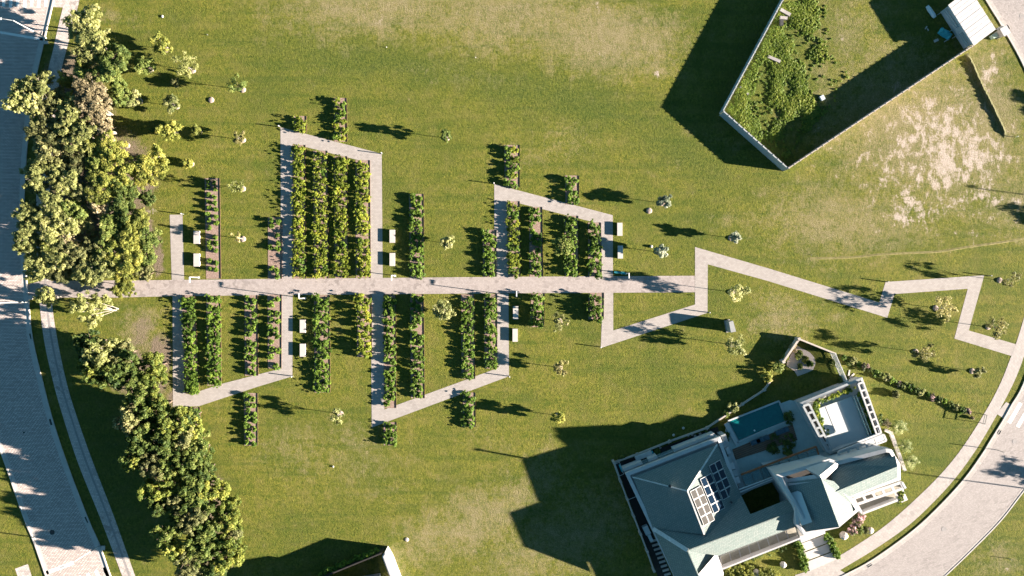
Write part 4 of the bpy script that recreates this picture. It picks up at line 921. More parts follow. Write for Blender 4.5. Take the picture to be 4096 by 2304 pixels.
# ------------------------------------------------------------------ walled plot at top right
def wall_run(name, pts, h, w, mat, lab, cat='wall', posts=False, coping=True, group=None):
    """pts: pixel positions of the wall top centre line"""
    P = [W(p[0], p[1], h) for p in pts]; c = P[0].copy(); c.z = 0
    r = empty(name, c)
    for i in range(len(P) - 1):
        m = MB(); a = P[i].copy(); b = P[i + 1].copy(); a.z = b.z = (h - 0.06) / 2; m.bar(a, b, w, h - 0.06); m.build('wall_panel', mat, r)
        m = MB(); a = P[i].copy(); b = P[i + 1].copy(); a.z = b.z = h - 0.025; e = (b - a).normalized() * (w * 0.4); m.bar(a - e, b + e, w + 0.06, 0.05 + i * 0.004); m.build('coping', mat, r)
    if posts:
        for i, p in enumerate(P):
            m = MB(); m.box((p.x, p.y, (h + 0.08) / 2), (w + 0.2, w + 0.2, h + 0.08), 0.4); m.build('post', MAT['gardenwall'], r)
    tag(r, lab, cat, group); return r
def wall_panels(name, a, b, h, w, n, mat, lab):
    """concrete panel wall made of n separate panels"""
    A = W(a[0], a[1], h); B = W(b[0], b[1], h); A.z = B.z = 0; r = empty(name, A); L = (B - A).length; d = (B - A).normalized(); me = None
    ang = math.atan2(d.y, d.x); q = L / n
    m = MB(); m.box((q / 2, 0, h / 2 - 0.03), (q - 0.03, w, h - 0.06)); me = m.mesh('wall_panel', mat)
    m = MB(); m.box((0, 0, h / 2), (0.14, w + 0.08, h)); mp = m.mesh('post', mat)
    for i in range(n):
        o = bpy.data.objects.new('wall_panel', me); COL.objects.link(o); o.parent = r; o.location = (d * (q * i)); o.rotation_euler = (0, 0, ang)
        o = bpy.data.objects.new('post', mp); COL.objects.link(o); o.parent = r; o.location = (d * (q * i)); o.rotation_euler = (0, 0, ang)
    tag(r, lab, 'wall'); return r
wall_panels('plot_wall', (3170, -70), (2894, 442), 2.0, 0.14, 22, MAT['greywall'], 'grey left wall of the overgrown plot, running up out of frame')
wall_panels('plot_wall', (2897, 446), (3152, 672), 2.0, 0.16, 13, MAT['greywall'], 'grey front wall of the overgrown plot nearest the lawn')
wall_panels('plot_wall', (3156, 672), (3912, 170), 2.0, 0.12, 33, MAT['gardenwall'], 'long pale lower right wall of the overgrown plot up to the shed')

def weeds():
    rg = np.random.default_rng(4); C = []; R = []; T = []
    poly = [(2910, 440), (3040, 200), (3130, 20), (3300, -20), (3330, 200), (3400, 300), (3330, 420), (3200, 560), (3140, 640), (3020, 560)]
    def inside(x, y):
        c = False; j = len(poly) - 1
        for i in range(len(poly)):
            if (poly[i][1] > y) != (poly[j][1] > y) and x < (poly[j][0] - poly[i][0]) * (y - poly[i][1]) / (poly[j][1] - poly[i][1]) + poly[i][0]: c = not c
            j = i
        return c
    k = 0
    while k < 4200:
        x = rg.uniform(2900, 3420); y = rg.uniform(-20, 650)
        if not inside(x, y): continue
        f = vnoise(np.array([x]), np.array([y]), 1 / 45.0, 77)[0]
        pass
        fade = 1.0 if x < 3150 else max(0.04, 1.0 - (x - 3150) / 190.0)
        if rg.random() > min(max((f - 0.30) * 3.2, 0.05), 1.0) * fade: continue
        p = W(x, y); h = (0.10 + 0.4 * max(f - 0.35, 0)) * (0.6 + 0.6 * rg.random()); C.append((p.x, p.y, h * 0.7)); R.append(0.12 + 0.16 * rg.random()); T.append(min(max(f * 1.1 + rg.normal() * 0.15, 0), 1)); k += 1
    o = link('tall_weeds', leaves_mesh('tall_weeds', C, R, 13, 0.14, LEAF['weed'], tones=T, seed=5, up=1.3, squash=0.35)); tag(o, 'rank green weeds and tall grass in the walled plot', kind='stuff')
weeds()
def small_box(name, px, py, w, d, h, rz, mat, lab, cat, z=0.0):
    m = MB(); m.box((0, 0, h / 2), (w, d, h)); m.box((0, 0, h + 0.01), (w * 0.9, d * 0.9, 0.02)); o = m.build(name, MAT[mat]); o.location = W(px, py, z); o.rotation_euler = (0, 0, rz); tag(o, lab, cat); return o
small_box('concrete_slab', 3138, 52, 1.7, 0.5, 0.35, -0.5, 'drainslab', 'grey concrete slab among weeds, topmost in the walled plot', 'slab')
small_box('concrete_slab', 3132, 74, 1.1, 0.45, 0.3, -0.1, 'drainslab', 'short grey slab beside a dark box in the weeds', 'slab')
small_box('crate', 3122, 94, 0.5, 0.9, 0.5, 0.0, 'iron', 'small dark crate in the weeds near the plot wall', 'crate')
small_box('concrete_slab', 3094, 238, 2.0, 0.45, 0.25, -0.4, 'drainslab', 'long grey slab lying in weeds midway down the plot', 'slab')
small_box('concrete_slab', 2976, 364, 1.7, 0.3, 0.2, -0.75, 'drainslab', 'narrow grey slab near the lower left corner of the plot', 'slab')
small_box('bucket', 3286, 393, 0.6, 0.7, 0.35, 0.5, 'paleplastic', 'pale bin in the weeds close to the long wall shadow', 'bin')

# shed with sheet roof
hS = 2.35
sq = [W(3793, 20, hS), W(3896, 183, hS), W(3986, 117, hS), W(3880, -46, hS)]
shed = empty('shed', W(3890, 60)); tag(shed, 'white sheet-roofed shed at the top right corner of the walled plot', 'shed')
m = MB(); I = inset(sq, 0.25); m.prism([Vector((p.x, p.y, hS - 0.12)) for p in I], 0); m.build('wall', MAT['white'], shed)
nS = 11
for i in range(nS):
    f0 = i / nS; f1 = (i + 1) / nS - 0.006
    a = sq[0].lerp(sq[1], f0); b = sq[0].lerp(sq[1], f1); c_ = sq[3].lerp(sq[2], f1); d_ = sq[3].lerp(sq[2], f0); a = a.copy(); 
    dz = 0.02 * (i % 2); P = [Vector((p.x, p.y, hS + dz + zz)) for p, zz in ((a, 0), (b, 0), (c_, -0.10), (d_, -0.10))]
    mm_ = MB(); mm_.prism(P, hS - 0.14); mm_.build('roof_sheet', MAT['white'], shed)
def frame(pts, z, rungs, lab, w=0.07):
    P = [W(p[0], p[1], z) for p in pts]; r = empty('steel_frame', Vector((P[0].x, P[0].y, 0)))
    for i in range(4):
        m = MB(); m.bar(P[i], P[(i + 1) % 4], w, w); m.build('rail', MAT['lampgrey'], r)
        m = MB(); m.bar((P[i].x, P[i].y, 0), P[i], w, w); m.build('leg', MAT['lampgrey'], r)
    for k in range(rungs):
        f = (k + 1) / (rungs + 1); m = MB(); m.bar(P[0].lerp(P[3], f) - Vector((0, 0, .01)), P[1].lerp(P[2], f) - Vector((0, 0, .01)), w * 0.8, w * 0.8); m.build('crossbar', MAT['lampgrey'], r)
    tag(r, lab, 'steel frame')
frame([(3777, 42), (3824, 111), (3841, 101), (3790, 30)], 1.6, 1, 'upper steel rack standing beside the white shed')
frame([(3837, 137), (3872, 194), (3897, 180), (3858, 126)], 1.6, 2, 'lower steel rack standing beside the white shed')
# roll of pale sheet, teal tarp
A = W(3708, 24, 0.3); B = W(3740, 70, 0.3); m = MB(); m.tube([A, A.lerp(B, 0.3), A.lerp(B, 0.8), B], [0.22, 0.30, 0.30, 0.2], 10); o = m.build('sheet_roll', MAT['paleplastic'], smooth=True); tag(o, 'long pale roll lying in the shade of the walled plot', 'roll')
m = MB(); rg = random.Random(3)
G = [[None] * 9 for _ in range(5)]
A = W(3766, 116, 0.5); B = W(3810, 146, 0.5); d = (B - A); n = Vector((-d.y, d.x, 0)).normalized()
for i in range(5):
    for j in range(9):
        p = A + d * (j / 8) + n * ((i - 2) * 0.28); edge = (i in (0, 4)) or (j in (0, 8)); G[i][j] = Vector((p.x + rg.uniform(-.05, .05), p.y + rg.uniform(-.05, .05), 0.05 if edge else 0.55 + rg.uniform(-.08, .12)))
for i in range(4):
    for j in range(8): m.face([G[i][j], G[i][j + 1], G[i + 1][j + 1], G[i + 1][j]])
o = m.build('tarpaulin', MAT['bluetarp']); tag(o, 'crumpled teal tarpaulin over a heap in the shaded plot', 'tarpaulin')
small_box('concrete_slab', 3743, 163, 0.6, 0.35, 0.2, 0.4, 'bench', 'small pale block in the shade below the teal tarpaulin', 'slab')
small_box('plank', 3704, 111, 0.45, 0.14, 0.08, 1.0, 'bench', 'short pale plank in shade left of the teal tarpaulin, upper', 'plank')
small_box('plank', 3711, 119, 0.35, 0.12, 0.08, -1.1, 'bench', 'short pale plank in shade left of the teal tarpaulin, lower', 'plank')
small_box('plank', 3786, 162, 0.8, 0.12, 0.1, 0.5, 'lampgrey', 'grey plank in the shade right below the tarpaulin', 'plank')
r = empty('meter_pillar', W(3993, 138)); m = MB(); m.box((0, 0, 0.7), (0.95, 1.1, 1.4), 0.5); o = link('body', m.mesh('body', MAT['gardenwall'])); o.parent = r
m = MB(); m.box((0, 0, 1.43), (1.1, 1.25, 0.06), 0.5); o = link('cap', m.mesh('cap', MAT['white'])); o.parent = r; m = MB(); m.tube([(-.1, .75, 0), (-.1, .75, 1.2)], 0.2, 10); o = link('meter', m.mesh('meter', MAT['white'])); o.parent = r
tag(r, 'square masonry meter pillar at the corner of the white shed', 'meter pillar')
gbox(3969, 148, 0.75, 0.6, 0.6, 'pale green cabinet between the shed and meter pillar', 'greenbox', 'utility_cabinet', 0.5)
# grassy bank casting a thin shadow
def bank(pts, hh, name='grassy_bank', wd=1.0):
    R_ = resample(pts, 60); m = MB(); prev = None; rg = random.Random(5)
    for i, p in enumerate(R_):
        t = (R_[min(i + 1, 59)] - R_[max(i - 1, 0)]).normalized(); nrm = Vector((t.y, -t.x)); f = min(1, i / 4, (59 - i) / 4); h = hh * (1 + rg.uniform(-.25, .25)) * f
        ring = []
        for off, z in ((-5, 0), (-2, 0.75), (1, 1.0), (5, 0.7), (10, 0.25), (14, 0)):
            q = W(p.x + nrm.x * off * wd, p.y + nrm.y * off * wd); ring.append(Vector((q.x, q.y, z * h + 0.002)))
        if prev:
            for k in range(5):
                q = [prev[k], prev[k + 1], ring[k + 1], ring[k]]
                if (q[1] - q[0]).cross(q[2] - q[0]).z < 0: q = q[::-1]
                m.face(q)
        prev = ring
    o = m.build(name, MAT['bankgrass' if hh > 0.2 else 'ridgegrass'], smooth=True); o['kind'] = 'structure'
bank([(3862, 218), (3885, 262), (3915, 330), (3950, 400), (3985, 470), (4008, 520), (4018, 550)], 0.34)
bank([(3240, 1036), (3400, 1032), (3520, 1020), (3640, 1014), (3760, 1008), (3870, 990), (3980, 975), (4110, 955)], 0.05, 'grassy_ridge', 0.5)
# garden wall at bottom centre, hedge, house beyond the frame
wall_run('garden_wall', [(1270, 2318), (1528, 2213)], 2.05, 0.12, MAT['dark'], 'thin dark garden wall with climbing plants at bottom centre')
r = empty('white_wall', W(1550, 2250)); P = [W(1542, 2206, 2.1), W(1562, 2240, 2.1), W(1600, 2340, 2.1), W(1574, 2350, 2.1), W(1528, 2226, 2.1)]
m = MB(); m.prism(P, 0); m.build('wall', MAT['white'], r); m = MB(); m.prism([Vector((p.x, p.y, 2.16)) for p in inset(P, 0.15)], 2.101); m.build('coping', MAT['white'], r); tag(r, 'white boundary wall end at the bottom centre edge', 'wall')
C = []; R = []; rg = RNG
for i in range(150):
    f = rg.random(); p = W(1290 + 225 * f, 2302 - 92 * f, 0.8); C.append((p.x + rg.normal() * 0.14 - 0.25, p.y + rg.normal() * 0.14 + 0.32, 0.3 + 1.5 * rg.random())); R.append(0.16 + 0.12 * rg.random())
o = link('hedge', leaves_mesh('hedge', C, R, 36, 0.13, LEAF['hedge'], seed=31)); tag(o, 'narrow green hedge along the dark garden wall at bottom centre', 'hedge')
r = empty('neighbour_house', W(1330, 2400)); P = [W(1130, 2395, 3.6), W(1500, 2335, 3.6), W(1560, 2500, 3.6), W(1150, 2560, 3.6)]
m = MB(); m.prism(P, 0); m.build('wall', MAT['white'], r); m = MB(); m.prism([Vector((p.x, p.y, 3.8)) for p in inset(P, -0.3)], 3.6); m.build('roof', MAT['slate'], r); tag(r, 'neighbouring house just below the bottom edge behind the dark wall', 'house')

# ------------------------------------------------------------------ the big house
H = empty('house', W(3050, 1950)); tag(H, 'large angular white house with slate roofs, solar panels and terraces', 'house')
def part(mb, name, mat): return mb.build(name, MAT[mat] if isinstance(mat, str) else mat, H)
def wp(l): return [W(*p) for p in l]
def prism_part(name, pts, zb, mat, mtop=None):
    m = MB(); m.prism(wp(pts), zb); return part(m, name, mat)
def roof_face(name, pts, mat='slate', thick=0.10):
    P = wp(pts); ar = sum(P[i].x * P[(i + 1) % len(P)].y - P[(i + 1) % len(P)].x * P[i].y for i in range(len(P)))
    if ar < 0: P.reverse()
    m = MB(); m.face(P); return part(m, name, mat)
# left wing walls
LW = [(2500, 1893, 2.75), (2880, 1745, 2.75), (2962, 1977, 2.75), (3002, 2057, 2.75), (2875, 2225, 2.75), (2793, 2300, 2.75), (2830, 2380, 2.75), (2735, 2390, 2.75)]
P = wp(LW); m = MB(); m.prism(inset([Vector((p.x, p.y, 2.35)) for p in P], 0.12), 0.0); part(m, 'wall', 'white')
m, inn = parapet([Vector((p.x, p.y, 2.85)) for p in P[:3]] + [Vector((P[3].x, P[3].y, 2.85))] + [Vector((p.x, p.y, 2.85)) for p in P[4:]], 0.42, 0.08, 2.3)
# only three sides of the parapet stand free; the rest sits under the second roof
m2 = MB(); Pp = [Vector((p.x, p.y, 2.85)) for p in P]; In = inset(Pp, 0.5)
for i in (0, 1, 7):
    j = (i + 1) % 8; oa, ob, ia, ib = Pp[i], Pp[j], In[i], In[j]; dz = Vector((0, 0, 0.07))
    for q in ([oa - dz, ob - dz, ib, ia], [ia, ib, Vector((ib.x, ib.y, 2.0)), Vector((ia.x, ia.y, 2.0))], [ob - dz, oa - dz, Vector((oa.x, oa.y, 2.3)), Vector((ob.x, ob.y, 2.3))]): m2.face(q)
part(m2, 'parapet', 'white')
# ledge with windows under the parapet on the lawn side
for f0, f1, mt in ((0.0, 0.20, 'white'), (0.205, 0.26, 'glass'), (0.265, 0.36, 'white'), (0.365, 0.53, 'glass'), (0.535, 0.97, 'white')):
    a = P[0].lerp(P[1], f0); b = P[0].lerp(P[1], f1); n = (P[1] - P[0]).normalized(); n = Vector((-n.y, n.x, 0)); o_ = n * 0.45
    q = [Vector((v.x, v.y, 1.9)) for v in (a, b, b + o_, a + o_)]; m = MB(); m.prism(q, 0.3 if mt == 'white' else 1.5); part(m, 'wall_ledge' if mt == 'white' else 'window', mt)
a_, b_, p_, q_, c_, v_ = (2530, 1908, 2.8), (2868, 1778, 2.8), (2750, 1964, 5.2), (2817, 2138, 5.2), (2957, 1985, 2.75), (2612, 2114, 2.85)
roof_face('roof', [a_, b_, p_]); roof_face('roof', [a_, p_, q_, v_]); roof_face('roof', [b_, (2962, 1977, 2.75), (2985, 2024, 2.9), (2860, 2190, 4.6), q_, p_])
g_, h_, k_ = (2750, 2201, 5.6), (3185, 2040, 5.6), (2812, 2345, 5.6)
roof_face('roof', [g_, h_, (3150, 1997, 4.5), (3002, 2057, 4.6), (2962, 1977, 2.77), (2817, 2138, 4.86), (2705, 2079, 2.9), v_])
roof_face('roof', [v_, g_, k_, (2725, 2370, 2.85)])
roof_face('roof', [g_, h_, (3184, 2105, 4.25), (2871, 2224, 4.3)])
roof_face('roof', [g_, (2871, 2224, 4.3), (2858, 2226, 4.3), (2796, 2298, 4.6), k_])
# weathered mortar on hips and ridges
def ridge(a, b, w=0.28, mat='slate_old', name='ridge_capping'):
    A = W(*a) + Vector((0, 0, 0.03)); B = W(*b) + Vector((0, 0, 0.03)); m = MB(); m.bar(A, B, w, 0.07); part(m, name, mat)
ridge(a_, p_, 0.16); ridge(b_, p_, 0.22); ridge(p_, q_, 0.2); ridge(v_, g_, 0.55); ridge(g_, h_, 0.12, 'slate'); ridge(g_, k_, 0.12, 'slate')
prism_part('wall', [(2755, 2203, 4.15), (3182, 2044, 4.15), (3186, 2102, 4.15), (2871, 2220, 4.15), (2795, 2295, 4.15)], 0, 'white')
# white angular porch at the bottom
for q in ([(2793, 2298, 4.9), (2858, 2222, 5.0), (2872, 2224, 4.4), (2828, 2300, 4.0)], [(2872, 2224, 4.4), (2895, 2293, 3.6), (2890, 2330, 3.4), (2828, 2300, 4.0)], [(2828, 2300, 4.0), (2890, 2330, 3.4), (2810, 2350, 3.6), (2793, 2298, 4.9)]):
    roof_face('porch_roof', q, 'white')
prism_part('wall', [(2800, 2302, 3.3), (2862, 2232, 3.3), (2872, 2232, 3.3), (2890, 2293, 3.3), (2880, 2340, 3.3)], 0, 'white')
# chimney and vent cowls
m = MB(); m.tube([W(2676, 1942, 4.2), W(2679, 1944, 6.0)], 0.13, 8); part(m, 'chimney', 'white_metal'); m = MB(); m.tube([W(2679, 1944, 6.0), W(2679, 1944, 6.25)], 0.22, 8); part(m, 'chimney_cowl', 'iron')
m = MB(); m.tube([W(2925, 2008, 3.2), W(2926, 2010, 3.9)], 0.16, 8); part(m, 'vent_pipe', 'iron')
# solar panels
pl0 = W(*p_); e1 = (W(*q_) - pl0); e2 = (W(*b_) - pl0); nrm = e1.cross(e2).normalized()
if nrm.z < 0: nrm = -nrm
def on_roof(px, py):
    r0 = Vector((0, 0, CAM_H)); t = W(px, py, 0) - r0; s_ = (pl0 - r0).dot(nrm) / t.dot(nrm); return r0 + t * s_
def panel(px, py, mat):
    u = (22, -12); v = (13.9, 34.5); c4_ = []
    for du, dv in ((0.03, 0.02), (0.97, 0.02), (0.97, 0.98), (0.03, 0.98)): c4_.append(on_roof(px + u[0] * du + v[0] * dv, py + u[1] * du + v[1] * dv) + nrm * 0.16)
    c0 = sum(c4_, Vector()) / 4; m = MB()
    if (c4_[1] - c4_[0]).cross(c4_[2] - c4_[0]).z < 0: c4_ = c4_[::-1]
    inn = [c0 + (p - c0) * 0.93 for p in c4_]
    m.face([p + nrm * 0.012 for p in inn], 0, [(0, 0), (0.9, 0), (0.9, 1.4), (0, 1.4)])
    for i in range(4):
        j = (i + 1) % 4; m.face([c4_[i] + nrm * 0.02, c4_[j] + nrm * 0.02, inn[j] + nrm * 0.02, inn[i] + nrm * 0.02], 1)
        m.face([c4_[i] - nrm * 0.04, c4_[j] - nrm * 0.04, c4_[j] + nrm * 0.02, c4_[i] + nrm * 0.02], 1)
    m.build('solar_panel', [MAT[mat], MAT['white_metal']], H)
for (ox, oy, mt) in ((2833, 1862, 'solar'), (2797, 1916, 'solar'), (2757, 1965, 'solar_lit')):
    for cx in range(2):
        for ry in range(4): panel(ox + cx * 22.3 + ry * 14.0, oy - cx * 12.2 + ry * 34.7, mt)
# tower block
TW = [(3105, 1900), (3231, 1862), (3320, 1836), (3350, 1846), (3544, 1795), (3568, 1798), (3603, 1857), (3605, 1920), (3409, 1990), (3441, 2041), (3357, 2112), (3218, 2145), (3186, 2103), (3181, 2032)]
P = wp([(x, y, {0: 7.0, 13: 6.3, 12: 5.8, 11: 5.5, 10: 5.8, 2: 5.9, 3: 5.9}.get(i_, 6.3)) for i_, (x, y) in enumerate(TW)]); P[0].z = 7.0; P[1].z = 6.3; P[2].z = 5.9; P[3].z = 5.9; P[13].z = 6.3; P[12].z = 5.8; P[11].z = 5.5; P[10].z = 5.8
m = MB(); m.prism([Vector((p.x, p.y, 4.9)) for p in inset(P, 0.2)], 0); part(m, 'wall', 'white')
m, inn = parapet(P, 0.5, 0.12, 4.8); part(m, 'parapet', 'white')
roof_face('roof', [(3149, 1930, 6.1), (3284, 1912, 8.15), (3357, 2108, 7.5), (3214, 2128, 5.3)])
roof_face('roof', [(3284, 1912, 8.15), (3335, 1925, 7.6), (3400, 1991, 6.1), (3428, 2036, 5.9), (3357, 2108, 7.5)])
roof_face('roof', [(3322, 1975, 7.3), (3590, 1866, 7.3), (3575, 1798, 5.6), (3340, 1858, 5.6), (3328, 1890, 5.9)])
roof_face('roof', [(3322, 1975, 7.3), (3590, 1866, 7.3), (3590, 1922, 6.05), (3398, 1994, 6.05), (3330, 2010, 6.4)])
# white angular deck with dark recess at the courtyard corner
for q in ([(3132, 1898, 6.15), (3152, 1915, 6.15), (3153, 1943, 6.05), (3138, 1952, 6.0), (3116, 1906, 6.2)], [(3152, 1915, 6.15), (3256, 1899, 7.65), (3284, 1921, 8.05), (3153, 1943, 6.12)],
          [(3218, 1873, 6.2), (3231, 1866, 6.2), (3320, 1840, 6.2), (3342, 1852, 6.4), (3280, 1903, 8.15), (3284, 1921, 8.05), (3256, 1899, 7.65)], [(3116, 1906, 6.2), (3225, 1866, 6.2), (3218, 1873, 6.2), (3132, 1898, 6.15)]):
    roof_face('parapet', q, 'white')
roof_face('recess_shade', [(3128, 1893, 5.9), (3222, 1866, 5.9), (3262, 1902, 5.9), (3150, 1920, 5.9)], 'dark')  # dark sheet paints the shaded recess in the deck
for q in ([(3279, 1902, 8.2), (3342, 1851, 6.7), (3341, 1878, 6.3), (3292, 1925, 7.6)], [(3341, 1878, 6.3), (3342, 1851, 6.7), (3352, 1856, 6.2), (3350, 1870, 6.1)]):
    roof_face('parapet', q, 'white')
# chimney block on the tower
prism_part('roof_block', [(3163, 1973, 6.15), (3192, 1964, 6.5), (3205, 1970, 6.65), (3249, 2088, 6.65), (3209, 2102, 6.15)], 4.9, 'stonefloor')
m = MB(); m.bar(W(3169, 1987, 6.3), W(3214, 2073, 6.3), 0.28, 0.3); part(m, 'roof_block_coping', 'white')
# SE pergola and terrace
def ladder(name, A, B, C_, D, z, n, w, mat='white', rw=None, h=0.22):
    """pergola frame, quad corners in pixels, n openings between A-B and D-C; the frame is a part, its beams sub-parts"""
    P = [W(p[0], p[1], z) for p in (A, B, C_, D)]; m = MB(); m.bar(P[0], P[1], w, h); fr = m.build(name, MAT[mat], H)
    def sub(a, b, ww, hh): mm = MB(); mm.bar(a, b, ww, hh); mm.build('beam', MAT[mat], fr)
    sub(P[3], P[2], w, h)
    for k in range(n + 1):
        f = k / n; sub(P[0].lerp(P[1], f) + Vector((0, 0, 0.006)), P[3].lerp(P[2], f) + Vector((0, 0, 0.006)), rw or w, h)
    return fr
prism_part('terrace_floor', [(3412, 1990, 2.3), (3606, 1924, 2.3), (3618, 1948, 2.3), (3576, 1966, 2.3), (3584, 1996, 2.3), (3442, 2050, 2.3)], 0, 'tilefloor')
ladder('pergola', (3414, 1993), (3602, 1930), (3614, 1952), (3425, 2018), 3.0, 5, 0.34, rw=0.36)
for a, b in (((3424, 2016), (3443, 2050)), ((3443, 2051), (3584, 1997)), ((3602, 1926), (3616, 1950))):
    m = MB(); m.bar(W(a[0], a[1], 2.7), W(b[0], b[1], 2.7), 0.3, 0.9); part(m, 'terrace_wall', 'white')
P = [(3568, 1963), (3610, 1949), (3632, 2000), (3596, 2016)]
m, inn = parapet([W(x, y, 1.5) for x, y in P], 0.45, 0.03, 1.0); 
for i in range(4):
    pass
part(m, 'planter', 'white'); m = MB(); m.prism([Vector((p.x, p.y, 1.2)) for p in inn], 0); part(m, 'planter_soil', 'mulch')
cen = sum(inn, Vector()) / 4
C = [(cen.x + RNG.normal() * 0.28, cen.y + RNG.normal() * 0.5, 1.4 + RNG.random() * 0.15) for _ in range(26)]
link('planter_plants', leaves_mesh('planter_plants', C, [0.2] * 26, 34, 0.11, LEAF['hedgey'], seed=2), H)
# left front balcony
prism_part('balcony_floor', [(2879, 2226, 2.2), (3181, 2106, 2.2), (3197, 2146, 2.2), (2890, 2268, 2.2)], 0, 'white')
for k in range(8):
    f0, f1 = (k + 0.06) / 8, (k + 0.94) / 8
    a = W(2881, 2228, 2.26); b = W(3181, 2108, 2.26); c = W(3195, 2145, 2.26); d = W(2889, 2266, 2.26)
    m = MB(); m.prism([a.lerp(b, f0), a.lerp(b, f1), d.lerp(c, f1), d.lerp(c, f0)], 2.2); part(m, 'floor_panel', 'tilefloor')
m = MB(); m.bar(W(2888, 2270, 2.8), W(3196, 2148, 2.8), 0.22, 1.0); part(m, 'balcony_wall', 'white')
m = MB(); m.bar(W(3182, 2106, 2.9), W(3197, 2148, 2.9), 0.10, 0.5); part(m, 'balcony_rail', 'bollard'); m = MB(); m.bar(W(2879, 2226, 3.0), W(3181, 2106, 3.0), 0.10, 0.10); part(m, 'balcony_rail', 'bollard')
prism_part('entrance_porch', [(3198, 2146, 2.6), (3214, 2142, 2.6), (3300, 2122, 2.6), (3302, 2134, 2.6), (3206, 2172, 2.6)], 0, 'white')
# garage and roof terrace block
GB = [(3200, 1612, 2.6), (3450, 1509, 1.9), (3528, 1738, 2.3), (3320, 1818, 2.6)]
P = wp(GB); m = MB(); m.prism([Vector((p.x, p.y, 1.35)) for p in inset(P, 0.1)], 0); part(m, 'wall', 'white')
m, inn = parapet(P, 0.32, 0.08, 1.3); part(m, 'parapet', 'greywall')  # white parapet coloured grey to carry the shade on its slopes
def fl(pts, z, mat, name): m = MB(); m.prism([W(x, y, z) for x, y in pts], 1.3); part(m, name, mat)
fl([(3276, 1634), (3410, 1584), (3474, 1757), (3350, 1806), (3318, 1806), (3303, 1738)], 1.60, 'stonefloor', 'terrace_floor')
m = MB(); m.bar(W(3300, 1622, 1.61), W(3342, 1726, 1.61), 0.05, 0.02); part(m, 'floor_joint', 'drainslab')
m = MB(); m.bar(W(3411, 1586, 1.9), W(3478, 1756, 1.9), 0.05, 0.6); part(m, 'glass_rail', 'glass'); m = MB(); m.bar(W(3421, 1580, 1.9), W(3488, 1752, 1.9), 0.05, 0.6); part(m, 'glass_rail', 'glass')
ladder('pergola', (3212, 1624), (3308, 1806), (3326, 1800), (3236, 1616), 2.55, 6, 0.26, 'greywall', rw=0.3)
m = MB(); m.prism([W(x, y, 1.5) for x, y in ((3214, 1626), (3236, 1618), (3328, 1802), (3310, 1812))], 1.3); part(m, 'opening_shade', 'dark')  # dark sheet paints the shade of openings to the lower level
ladder('pergola', (3432, 1536), (3506, 1738), (3524, 1731), (3452, 1528), 2.2, 7, 0.22, rw=0.26)
ladder('pergola', (3352, 1808), (3534, 1738), (3544, 1762), (3360, 1830), 3.2, 5, 0.26, rw=0.26)
m = MB(); m.prism([W(x, y, 2.2) for x, y in ((3352, 1812), (3538, 1742), (3546, 1764), (3360, 1834))], 0); part(m, 'lower_roof', 'stonefloor')
for k in (0, 1, 2):
    A = W(3364 + k * 37, 1812 - k * 14, 2.7); B = W(3384 + k * 37, 1824 - k * 14, 2.7); m = MB(); m.bar(A, B, 0.08, 0.08); part(m, 'brace', 'white_metal')
def planting(line, n, wid, z, kinds, name, seed, rr=0.22):
    for kd in kinds:
        C = []; rg = np.random.default_rng(seed + len(kd))
        for i in range(n // len(kinds)):
            f = rg.random() * (len(line) - 1); j = min(int(f), len(line) - 2); f -= j; p = W(line[j][0] + (line[j + 1][0] - line[j][0]) * f, line[j][1] + (line[j + 1][1] - line[j][1]) * f, z)
            C.append((p.x + rg.normal() * wid, p.y + rg.normal() * wid, z + 0.1 + 0.25 * rg.random()))
        o = link(name, leaves_mesh(name, C, [rr] * len(C), 34, 0.11, LEAF[kd], seed=seed), H); o['kind'] = 'stuff'
planting([(3400, 1556), (3330, 1584), (3262, 1614), (3258, 1634), (3275, 1680), (3300, 1736)], 170, 0.2, 1.5, ['hedgey', 'hedge'], 'terrace_plants', 60)
planting([(3432, 1572), (3452, 1620), (3474, 1680), (3492, 1732)], 70, 0.12, 1.5, ['hedgey', 'hedge'], 'terrace_plants', 70)
# boundary strip north of the terrace block
# orange beam, glass canopy, patio
P0 = [(2905, 1690), (3160, 1600), (3215, 1612), (3330, 1830), (3105, 1905), (2958, 1985), (2893, 1790)]
o = flat_poly('patio', P0, 0.10, MAT['patio'], zb=0.0)
flat_poly('wooden_deck', [(2928, 1797), (3169, 1697), (3188, 1759), (2942, 1838)], 0.18, MAT['deck'], zb=0.0)
m = MB(); m.bar(W(2964, 1899, 2.5), W(3264, 1786, 2.5), 0.22, 0.22); part(m, 'timber_beam', 'beam')
m = MB(); m.bar(W(3264, 1786, 2.5), W(3278, 1830, 2.5), 0.20, 0.20); part(m, 'timber_beam', 'beam')
for k in range(8):
    f0, f1 = (k + 0.03) / 8, (k + 0.97) / 8
    a = W(2966, 1902, 2.55); b = W(3262, 1790, 2.55); c = W(3279, 1832, 2.45); d = W(2982, 1946, 2.45); m = MB(); m.prism([a.lerp(b, f0), a.lerp(b, f1), d.lerp(c, f1), d.lerp(c, f0)], 2.41, bottom=True); part(m, 'canopy_glass', 'glass')
    m = MB(); m.bar(a.lerp(b, k / 8) + Vector((0, 0, .02)), d.lerp(c, k / 8) + Vector((0, 0, .02)), 0.07, 0.10); part(m, 'canopy_rib', 'bollard')
for z_, o_ in ((2.6, 0), (2.5, 10)):
    m = MB(); m.bar(W(2956 + o_ * .3, 1958 + o_, z_), W(3108 + o_ * .3, 1902 + o_ * .6, z_), 0.12, 0.12); part(m, 'gutter_rail', 'white_metal')
m = MB(); m.prism([W(x, y, 2.3) for x, y in ((2958, 1960), (3106, 1904), (3114, 1918), (2962, 1976))], 0.1); part(m, 'wall', 'greywall')
